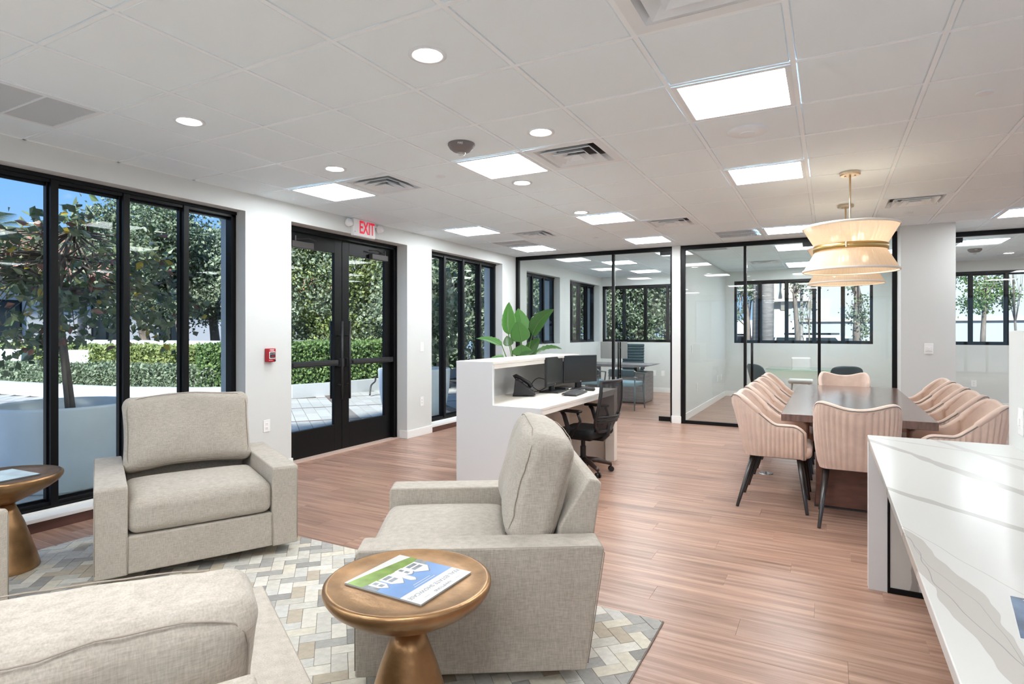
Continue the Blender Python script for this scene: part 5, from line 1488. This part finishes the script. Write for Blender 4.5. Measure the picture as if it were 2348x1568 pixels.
for k, (rk, x, y, L_, br) in enumerate(pv):
    if k < 300 and rk < 1e8:
        key = (round(L_, 2), br)
        if key not in pmesh: pmesh[key] = paver_mb(.202, L_).mesh('paver', M_paverb if br else M_paver)
        o = bpy.data.objects.new('paver', pmesh[key]); o.location = (x + 10, y - 4, 0); o.rotation_euler = (0, 0, an); COL.objects.link(o); o.parent = plaza
    else: paver_mb(.202, L_, rest[br], rotM(z=an, loc=(x + 10, y - 4, 0)))
tag(rest[0].build('other_pavers', M_paver, plaza, smooth=None), kind='stuff'); tag(rest[1].build('other_brown_pavers', M_paverb, plaza, smooth=None), kind='stuff')

o = strip(0, .22, GZ - .03, .245, 'planter_curb', M_curb); tag(o, 'low curved pale curb wall in front of the hedges outside', 'wall')
o = strip(3.0, 3.25, GZ, 1.17, 'garden_wall', M_curb); tag(o, 'long pale garden wall behind the hedges outside', 'wall')

def leafquads(mb, pts, size, rg, flat=0.0):
    for p in pts:
        a = rg.uniform(0, 2 * PI); z_ = rg.uniform(-1, 1) * (1 - flat) + flat; rr = math.sqrt(max(0, 1 - min(1, z_ * z_)))
        n_ = Vector((rr * math.cos(a), rr * math.sin(a), z_))
        t_ = n_.orthogonal().normalized(); t_.rotate(Matrix.Rotation(rg.uniform(0, 2 * PI), 3, n_)); s_ = n_.cross(t_)
        L_ = size * rg.uniform(.7, 1.3); w_ = L_ * .32
        b_ = Vector(p)
        mb.add([b_, b_ + t_ * L_ * .5 + s_ * w_ + n_ * w_ * .3, b_ + t_ * L_, b_ + t_ * L_ * .5 - s_ * w_ + n_ * w_ * .3], [(0, 1, 2), (0, 2, 3)])
def along(poly, s_):
    tot = [0]
    for i in range(1, len(poly)): tot.append(tot[-1] + (Vector(poly[i]) - Vector(poly[i - 1])).length)
    d = s_ * tot[-1]
    for i in range(1, len(poly)):
        if d <= tot[i]:
            f_ = (d - tot[i - 1]) / (tot[i] - tot[i - 1]); p = Vector(poly[i - 1]).lerp(Vector(poly[i]), f_); t_ = (Vector(poly[i]) - Vector(poly[i - 1])).normalized(); return p, Vector((-t_.y, t_.x))
    return Vector(poly[-1]), Vector((0, 1))
def hedge(name, label, d0, d1, h, n, size, m, seed, s0=0., s1=1., z0=.15):
    rg = random.Random(seed)
    p0, _n = along(CURB, (s0 + s1) / 2)
    t_ = thing(name, label, 'hedge', (p0.x, p0.y, 0))
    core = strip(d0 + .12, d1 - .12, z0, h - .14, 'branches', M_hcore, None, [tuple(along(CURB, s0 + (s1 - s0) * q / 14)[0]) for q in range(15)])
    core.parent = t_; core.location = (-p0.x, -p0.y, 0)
    pts = []
    for k in range(n):
        s_ = rg.uniform(s0, s1); p, nn = along(CURB, s_)
        face = rg.random()
        bump = .06 * noise.noise(Vector((p.x * 2.2, p.y * 2.2, seed)))
        if face < .55: dd = d0 + abs(rg.gauss(0, .06)) + bump; z = rg.uniform(z0, h + bump)
        else: dd = rg.uniform(d0, d1); z = h - abs(rg.gauss(0, .05)) + bump * 1.4
        pts.append((p.x + nn.x * dd - p0.x, p.y + nn.y * dd - p0.y, z))
    mb = MB(); leafquads(mb, pts, size, rg, .3)
    tag(mb.build('foliage', m, t_, smooth=None), kind='stuff')
hedge('low_hedge', 'low gray green clipped hedge along the curved curb outside', .22, 1.25, .64, 34000, .075, M_leafd, 11, 0, .62)
hedge('tall_hedge', 'taller yellow green hedge behind the low hedge', 1.25, 2.5, 1.02, 34000, .09, M_leafy, 12, 0, .62, .45)
hedge('door_hedge', 'bright green clipped hedge straight outside the entrance doors', .24, 1.6, 1.13, 26000, .08, M_leafg, 13, .60, 1)

def tree(name, label, base, trunk, crowns, n, size, m, seed, r0=.12, clumps=40, spread=.35, cat='tree', bark=None, parent=None, group=None):
    rg = random.Random(seed); bark = bark or M_bark
    t_ = thing(name, label, cat, base, 0, group) if parent is None else parent
    B_ = Vector(base) if parent is None else Vector(parent.location)
    tr_ = [Vector(p) - B_ for p in trunk]
    MB().tube(tr_, [r0 * (1 - .6 * i / max(1, len(tr_) - 1)) for i in range(len(tr_))], 8).build('trunk', bark, t_, smooth=True)
    br = MB(); pts = []
    tot = sum(c[2] for c in crowns)
    for (c, rad, wgt) in crowns:
        c = Vector(c) - B_
        for k in range(int(clumps * wgt / tot)):
            while True:
                v = Vector((rg.uniform(-1, 1), rg.uniform(-1, 1), rg.uniform(-1, 1)))
                if v.length <= 1: break
            if rg.random() < .6 and v.length > .01: v = v.normalized() * rg.uniform(.7, 1)
            q = c + Vector((v.x * rad[0], v.y * rad[1], v.z * rad[2]))
            st_ = tr_[rg.randrange(len(tr_) // 2, len(tr_))]
            if k % 2 == 0:
                mid = st_.lerp(q, .5) + Vector((rg.uniform(-.1, .1), rg.uniform(-.1, .1), rg.uniform(0, .15)))
                br.tube([st_, mid, q], [r0 * .28, r0 * .16, r0 * .06], 5)
            sp = spread * rg.uniform(.6, 1.2)
            for _ in range(int(n / clumps)):
                pts.append((q.x + rg.gauss(0, sp * .5), q.y + rg.gauss(0, sp * .5), q.z + rg.gauss(0, sp * .42)))
    if br.v: br.build('branches', bark, t_, smooth=True)
    mb = MB(); leafquads(mb, pts, size, rg); tag(mb.build('foliage', m, t_, smooth=None), kind='stuff')
    return t_
# planters on the plaza
def planter(name, label, x, y, r_, h, soilz, rb=.7):
    t_ = thing(name, label, 'planter', (x, y, GZ), 0, 'large round pale planters on the plaza')
    MB().lathe([(.0005, 0), (r_ * rb * .96, .0), (r_ * rb, .02), (r_ * (rb + .55 * (1 - rb)), h * .28), (r_ * (rb + .88 * (1 - rb)), h * .6), (r_ * .995, h * .85), (r_, h * .97), (r_ * .995, h), (r_ * .93, h), (r_ * .925, h * .97), (r_ * .90, h * .8), (r_ * .88, soilz)], n=64).build('bowl', M_pot, t_, smooth=True)
    MB().lathe([(r_ * .885, soilz), (.0005, soilz + .02)], n=32).build('soil', M_soil, t_)
    return t_
planter('round_planter', 'large round pale planter nearest the first window, holding the small tree', -6.30, 2.86, .55, .77, .62)
planter('round_planter', 'large round pale planter outside the window behind the reception desk', -6.35, 8.2, .62, .80, .66, .8)
tree('seagrape_tree', 'small tree with broad green, yellow and red leaves in the round planter', (-6.27, 2.9, .60),
     [(-6.27, 2.90, .60), (-6.29, 2.87, 1.0), (-6.31, 2.83, 1.45), (-6.29, 2.80, 1.8), (-6.30, 2.86, 2.1), (-6.25, 2.9, 2.35)],
     [((-6.45, 2.40, 1.72), (.62, .95, .55), 5), ((-6.35, 2.95, 2.12), (.7, .85, .45), 4), ((-6.3, 3.55, 1.75), (.6, .55, .50), 2.5), ((-6.6, 1.8, 1.9), (.6, .6, .6), 2)], 3000, .092, M_leafs, 3, r0=.042, clumps=190, spread=.17)
o = MB().tube([(-6.20, 2.84, .6), (-6.24, 2.80, 1.35)], .02, 8).build('tree_stake', M_bark, smooth=True); tag(o, 'wooden stake beside the trunk of the small planter tree', 'stake')
tree('seagrape_tree', 'young pale green shrub tree in the planter outside the window behind the desk', (-6.35, 8.2, .64),
     [(-6.35, 8.2, .64), (-6.4, 8.25, 1.4), (-6.38, 8.3, 2.2)], [((-6.4, 8.3, 1.9), (.55, .8, .8), 1), ((-6.5, 8.9, 1.6), (.5, .6, .7), 1)], 3600, .10, M_leafd, 4, r0=.03, clumps=90, spread=.22)
for k, (x, y, lb) in enumerate(((-16.05, 7.95, 'white box planter in the hedge, right of the first window mullion'), (-18.8, 7.25, 'white box planter in the hedge at the left edge of the first window'))):
    t_ = thing('box_planter', lb, 'planter', (x, y, 0), R(28), 'white box planters in the hedge')
    MB().ngon_prism([(-.50, .35), (.50, .35), (.56, .96), (-.56, .96)], -.25, .25, 'y').build('box', M_pot, t_, bevel=.01)
    MB().box(-.5, .5, -.2, .2, .9, .965).build('soil', M_soil, t_)
def at(px, d, z=None, py=None):
    u = (px - 1174) / FPX * d
    return (_c * u + _s * d, -_s * u + _c * d, z if z is not None else CH - (py - 760.6) / FPX * d)
# trees beyond the garden wall
def bigtree(label, px, d, z0, z1, w_, n, m, seed, trunkpx=None, size=.2, lean=0, clumps=70, bot=1.6):
    b = at(trunkpx or px, d, GZ); c = at(px, d, 0)
    h = z1 - bot
    tp = [(b[0], b[1], GZ), (b[0] + (c[0] - b[0]) * .4, b[1] + (c[1] - b[1]) * .4, bot * .7), (c[0], c[1], bot + h * .35), (c[0], c[1], bot + h * .7)]
    tree('broadleaf_tree', label, b, tp, [((c[0], c[1], bot + h * .42), (w_, w_, h * .46), 3), ((c[0] + w_ * .3, c[1] - w_ * .2, bot + h * .72), (w_ * .65, w_ * .65, h * .28), 1)], n, size, m, seed, r0=.2, clumps=clumps, spread=w_ * .36, group='trees beyond the garden wall')
BT = [('tall tree seen through the second pane of the first window', 300, 21, 0, 5.9, 1.7, 7000, M_leafd, 21, 350),
      ('tall tree with a leaning trunk seen through the third pane of the first window', 385, 20, 0, 6.2, 1.5, 9000, M_leafd, 22, 440),
      ('leafy tree seen through the fourth pane of the first window', 480, 22, 0, 5.3, 1.8, 9000, M_leafd, 23, 500),
      ('dense tree filling the left leaf of the entrance doors', 660, 19, 0, 6.8, 1.9, 11000, M_leafd, 24, None),
      ('dense tree seen at the middle of the entrance doors', 745, 18, 0, 6.6, 1.8, 11000, M_leafd, 25, None),
      ('yellow green tree seen through the right leaf of the entrance doors', 825, 18, 0, 6.4, 1.8, 11000, M_leafy, 26, None),
      ('dense tree at the right side of the entrance doors', 900, 17, 0, 6.4, 1.8, 9000, M_leafd, 27, None),
      ('tree seen through the left panes of the window behind the desk', 1015, 15, 0, 5.2, 1.5, 9000, M_leafd, 28, None),
      ('tree seen through the right panes of the window behind the desk', 1095, 17, 0, 5.4, 1.7, 9000, M_leafd, 29, None),
      ('tree outside the nearer side window of the left office', 1215, 21, 0, 5.4, 1.9, 7000, M_leafd, 30, None),
      ('tree outside the farther side window of the left office', 1320, 22, 0, 5.4, 2.0, 7000, M_leafd, 31, None),
      ('tree outside the left panes of the left office back window', 1400, 22, 0, 5.4, 1.9, 8000, M_leafd, 32, None),
      ('tree outside the middle of the left office back window', 1465, 21, 0, 5.4, 1.6, 8000, M_leafd, 33, None),
      ('tree outside the right panes of the left office back window', 1530, 23, 0, 5.4, 1.6, 8000, M_leafd, 34, None)]
for (lb, px, d, z0, z1, w_, n, m, sd, tp) in BT:
    bigtree(lb, px, d, z0, z1, w_, int(n * 1.7), m, sd, tp, size=.125 if d > 18 else .11, bot=(1.9 if px < 520 else .8))
def palm(label, px, d, zc, r_, seed, nf=16, fl=1.3, group=None):
    b = at(px, d, GZ); t_ = thing('palm_tree', label, 'tree', b, 0, group)
    MB().tube([(0, 0, 0), (.03, .02, zc * .5), (0, 0, zc)], [r_ * 1.15, r_, r_ * .85], 12).build('trunk', M_palmb, t_, smooth=True)
    if nf:
        rg = random.Random(seed); mb = MB()
        for k in range(nf):
            a = 2 * PI * k / nf + rg.uniform(-.2, .2); el = rg.uniform(-.3, 1.1); dirv = Vector((math.cos(a) * math.cos(el), math.sin(a) * math.cos(el), math.sin(el)))
            pts = [Vector((0, 0, zc)) + dirv * fl * s_ + Vector((0, 0, -.55 * fl * s_ * s_)) for s_ in (0, .3, .6, .85, 1)]
            mb.tube(pts, [.015, .012, .009, .006, .003], 4)
            for i in range(1, 22):
                s_ = i / 22; p = Vector((0, 0, zc)) + dirv * fl * s_ + Vector((0, 0, -.55 * fl * s_ * s_))
                for sg in (-1, 1):
                    sd_ = dirv.cross(Vector((0, 0, 1))).normalized() * sg; L_ = .34 * fl * math.sin(PI * (.15 + .8 * s_)) + .05
                    e_ = p + (sd_ * .8 + dirv * .6 + Vector((0, 0, -.45))).normalized() * L_
                    mb.add([p, p + dirv * .03, e_], [(0, 1, 2)])
        tag(mb.build('fronds', M_leafd, t_, smooth=None), kind='stuff')
    return t_
palm('palm tree with feathery fronds at the left edge of the first window', -25, 17, 4.4, .10, 2)
palm('palm tree behind the planter tree, fronds against the sky', 185, 20, 4.6, .11, 5, fl=1.0)
palm('thick gray palm trunk outside the conference room window', 1758, 19.5, 6.5, .19, 6, nf=0)
palm('thinner gray palm trunk left of the thick one outside the conference room', 1733, 20.5, 6.5, .12, 7, nf=0)
def thin_tree(label, pxs, d, m, seed, r_, leaves, crowns, size=.09, group='slim trees outside the back windows'):
    base = at(pxs[0][0], d, GZ)
    tr_ = [at(p, d, z) for p, z in pxs]
    return tree('slim_tree', label, base, tr_, [(at(c[0], d, c[1]), (c[2], c[2], c[3]), 1) for c in crowns], leaves, size, m, seed, r0=r_, clumps=26, spread=.3, group=group)
thin_tree('slim leafy tree at the left end of the conference room window', [(1716, GZ), (1716, 1.5), (1708, 3)], 21, M_leafd, 41, .12, 1600, [(1700, 2.6, .55, .9), (1715, 3.2, .5, .6)])
thin_tree('slim forked tree in the middle pane of the conference room window', [(1832, GZ), (1828, 1.5), (1822, 2.6), (1826, 4)], 19, M_leafd, 42, .10, 260, [(1838, 2.9, .35, .3)])
thin_tree('thin sapling in front of the arched wall outside the conference room', [(1858, GZ), (1855, 1.6), (1862, 3.0)], 19, M_leafd, 43, .03, 120, [(1850, 2.0, .3, .5)])
thin_tree('slim tree with short leafy twigs right in the conference room window', [(1968, GZ), (1964, 1.4), (1966, 2.4), (1960, 3.6)], 18, M_leafd, 44, .13, 700, [(1958, 2.2, .25, 1.0), (1975, 1.9, .2, .9)])
thin_tree('branching tree seen through the right office window', [(2252, GZ), (2254, 1.3), (2258, 2.4), (2262, 3.8)], 18.5, M_leafg, 45, .09, 2200, [(2230, 2.7, .6, .7), (2275, 2.5, .6, .7)])
thin_tree('twin stemmed sapling at the right end of the right office window', [(2338, GZ), (2328, 1.6), (2322, 3.2)], 18, M_leafd, 46, .045, 60, [(2325, 3.6, .3, .3)])
o = MB().tube([at(1838, 19.3, GZ), at(1838, 19.3, 3.2)], .05, 10)
c0 = Vector(at(1838, 19.3, GZ)); o = MB().tube([(0, 0, 0), (0, 0, .3), (0, 0, 3.2)], [.10, .05, .045], 12).build('lamp_post', M_palmb, smooth=True, loc=c0); tag(o, 'gray lamp post behind the forked tree outside the conference room', 'lamp post')

# buildings
def bwin(parent, x0, x1, y, z0, z1, ox, oy, face='y'):
    m = MB()
    if face == 'y': m.box(x0 - ox, x1 - ox, y - .06 - oy, y + .02 - oy, z0, z1)
    else: m.box(y - .02 - ox, y + .06 - ox, x0 - oy, x1 - oy, z0, z1)
    w_ = m.build('window', M_black, parent)
    g = MB(); n_ = 2
    for k in range(n_):
        a = x0 + (x1 - x0) * k / n_ + .06; c = x0 + (x1 - x0) * (k + 1) / n_ - .06
        if face == 'y': g.box(a - ox, c - ox, y - .07 - oy, y - .055 - oy, z0 + .08, z1 - .08)
        else: g.box(y + .055 - ox, y + .07 - ox, a - oy, c - oy, z0 + .08, z1 - .08)
    g.build('pane', M_dwin, w_)
t = thing('house', 'white house with a terracotta roof beyond the garden wall at left', 'building', (-30, 14, 0))
MB().box(-3, 3, -22, 14, -.03, 3.6).build('wall', M_stucco, t)
MB().ngon_prism([(-3.6, 3.5), (3.6, 3.5), (3.6, 3.62), (0, 5.0), (-3.6, 3.62)], -22.5, 14.5, 'y').build('roof', M_roof, t)
for (a, c, z0, z1) in ((9.2, 10.8, .9, 2.6), (13.2, 14.4, .9, 2.6), (16.0, 17.0, .85, 2.75), (19.6, 22.0, .85, 2.75), (5.2, 6.6, .9, 2.6), (24, 26, .85, 2.7)):
    bwin(t, a, c, -27, z0, z1, -30, 14, 'x')
t = thing('house', 'taller white house with a tiled roof behind the planter tree', 'building', (-40, 12, 0))
MB().box(-4, 4, -8, 7, -.03, 5.4).build('wall', M_stucco, t)
MB().ngon_prism([(-4.6, 5.3), (4.6, 5.3), (4.6, 5.45), (0, 7.2), (-4.6, 5.45)], -8.5, 7.5, 'y').build('roof', M_roof, t)
for a in (6, 10, 14): bwin(t, a, a + 1, -36, 4.0, 5.0, -40, 12, 'x')
by = 30.0
bxl = at(1772, 1, 0)
x_l = wp(1772, 760, by)[0]
t = thing('villa', 'white villa wall with a balcony and an arch outside the conference room', 'building', (x_l + 12, by, 0))
ox = x_l + 12
MB().box(-12, 22, 0, 6, -.03, 9.5).build('wall', M_villa, t)
MB().box(-12.05, 22, -.12, 0, 1.86, 1.95).build('string_course', M_beige, t)
xa = wp(1775, 700, by)[0] - ox; xb = wp(1902, 700, by)[0] - ox
zz = lambda py: wp(1800, py, by)[2]
MB().box(xa, xb, -.05, 0, 1.96, zz(688)).build('beige_panel', M_beige, t)
c_ = (wp(1812, 700, by)[0] + wp(1868, 700, by)[0]) / 2 - ox; rr = (wp(1868, 700, by)[0] - wp(1812, 700, by)[0]) / 2
ar = [(c_ - rr, 1.97), (c_ + rr, 1.97)] + [(c_ + rr * math.cos(a * PI / 12), 2.25 + rr * .95 * math.sin(a * PI / 12)) for a in range(13)]
MB().ngon_prism(ar, -.09, -.04, 'y').build('arch', M_villa, t)
zb0, zb1 = zz(686), zz(612)
MB().box(xa - .1, xb - .9, -.45, 0, zb0 - .12, zb0).build('balcony_slab', M_beige, t)
MB().box(xa - .1, xb - .9, -.45, -.32, zb1 - .1, zb1).build('balcony_rail', M_beige, t)
x = xa + .1
while x < xb - 1.0:
    MB().lathe([(.05, 0), (.04, .08), (.09, .3), (.09, .42), (.04, .75), (.05, zb1 - .1 - zb0)], c=(x, -.385, zb0), n=8).build('baluster', M_beige, t, smooth=True); x += .30
for x in (xa - .05, (xa + xb) / 2 - .4): MB().box(x - .12, x + .12, -.48, -.28, zb0, zb1 + .05).build('balcony_pier', M_beige, t)
for x in (xa + .3, xa + 1.4): MB().ngon_prism([(-.0, zb0 - .12), (-.38, zb0 - .12), (-.1, zb0 - .5), (0, zb0 - .55)], x, x + .18, 'x').build('bracket', M_beige, t)
xg0, xg1 = wp(1640, 760, 28)[0], x_l + 1
g0 = ((xg0 + xg1) / 2, 28, 0)
o = MB().box(xg0 - g0[0], xg1 - g0[0], -.12, .12, -.03, 1.92).build('street_wall', M_stucco, loc=g0); tag(o, 'white street wall left of the villa outside the conference room', 'wall')
def suv(label, px, d, col, rz, zt, group='parked cars outside the conference room'):
    b = at(px, d, GZ - .13); t_ = thing('car', label, 'car', b, rz, group); s = (zt - b[2]) / 1.78
    mc = mat('car_paint_%d' % int(px), col, .25, coat=.6)
    MB().ngon_prism([(-2.2, .35), (2.2, .35), (2.25, .75), (2.15, 1.0), (1.1, 1.08), (-2.15, 1.08), (-2.22, .7)], -.9, .9, 'y').build('body', mc, t_, bevel=.05, seg=3)
    MB().ngon_prism([(-2.1, 1.06), (1.05, 1.06), (.55, 1.68), (-1.95, 1.70)], -.80, .80, 'y').build('cabin', mc, t_, bevel=.06, seg=3)
    w_ = MB(); w_.ngon_prism([(-1.95, 1.10), (-.75, 1.10), (-.75, 1.58), (-1.88, 1.58)], -.815, .815, 'y'); w_.ngon_prism([(-.65, 1.10), (.88, 1.10), (.50, 1.58), (-.65, 1.58)], -.815, .815, 'y')
    w_.ngon_prism([(-.70, 1.10), (.70, 1.10), (.66, 1.58), (-.66, 1.58)], -2.12, -1.96, 'x'); w_.ngon_prism([(-.70, 1.12), (.70, 1.12), (.62, 1.55), (-.62, 1.55)], .70, .96, 'x')
    w_.build('windows', M_dwin, t_)
    MB().box(-1.6, .3, -.70, .70, 1.70, 1.78).build('roof_rack', M_black, t_, bevel=.01)
    for x in (-1.4, 1.45):
        for y in (-.82, .82):
            wh = MB().tube([(x, y - .11, .37), (x, y + .11, .37)], .37, 22).build('wheel', M_blackp, t_); MB().tube([(x, y - .115, .37), (x, y + .115, .37)], .2, 14).build('wheel_rim', M_chrome, wh)
    t_.scale = (s, s, s)
suv('white off-road car with a roof rack parked outside the conference room', 1898, 22, (.7, .7, .7, 1), R(-14), 1.36)
suv('dark red car roof at the left end of the conference room window', 1700, 24, (.12, .03, .03, 1), R(10), 1.32)
suv('pale car outside the thick palm trunk', 1785, 26, (.45, .46, .47, 1), R(5), 1.05)

cord([at(861, 13.2, None, 862), at(860, 13.2, None, 874), at(851, 13.1, None, 884), at(848, 13.0, .0)], 'black garden cable hanging over the curb outside the right door leaf', .018)
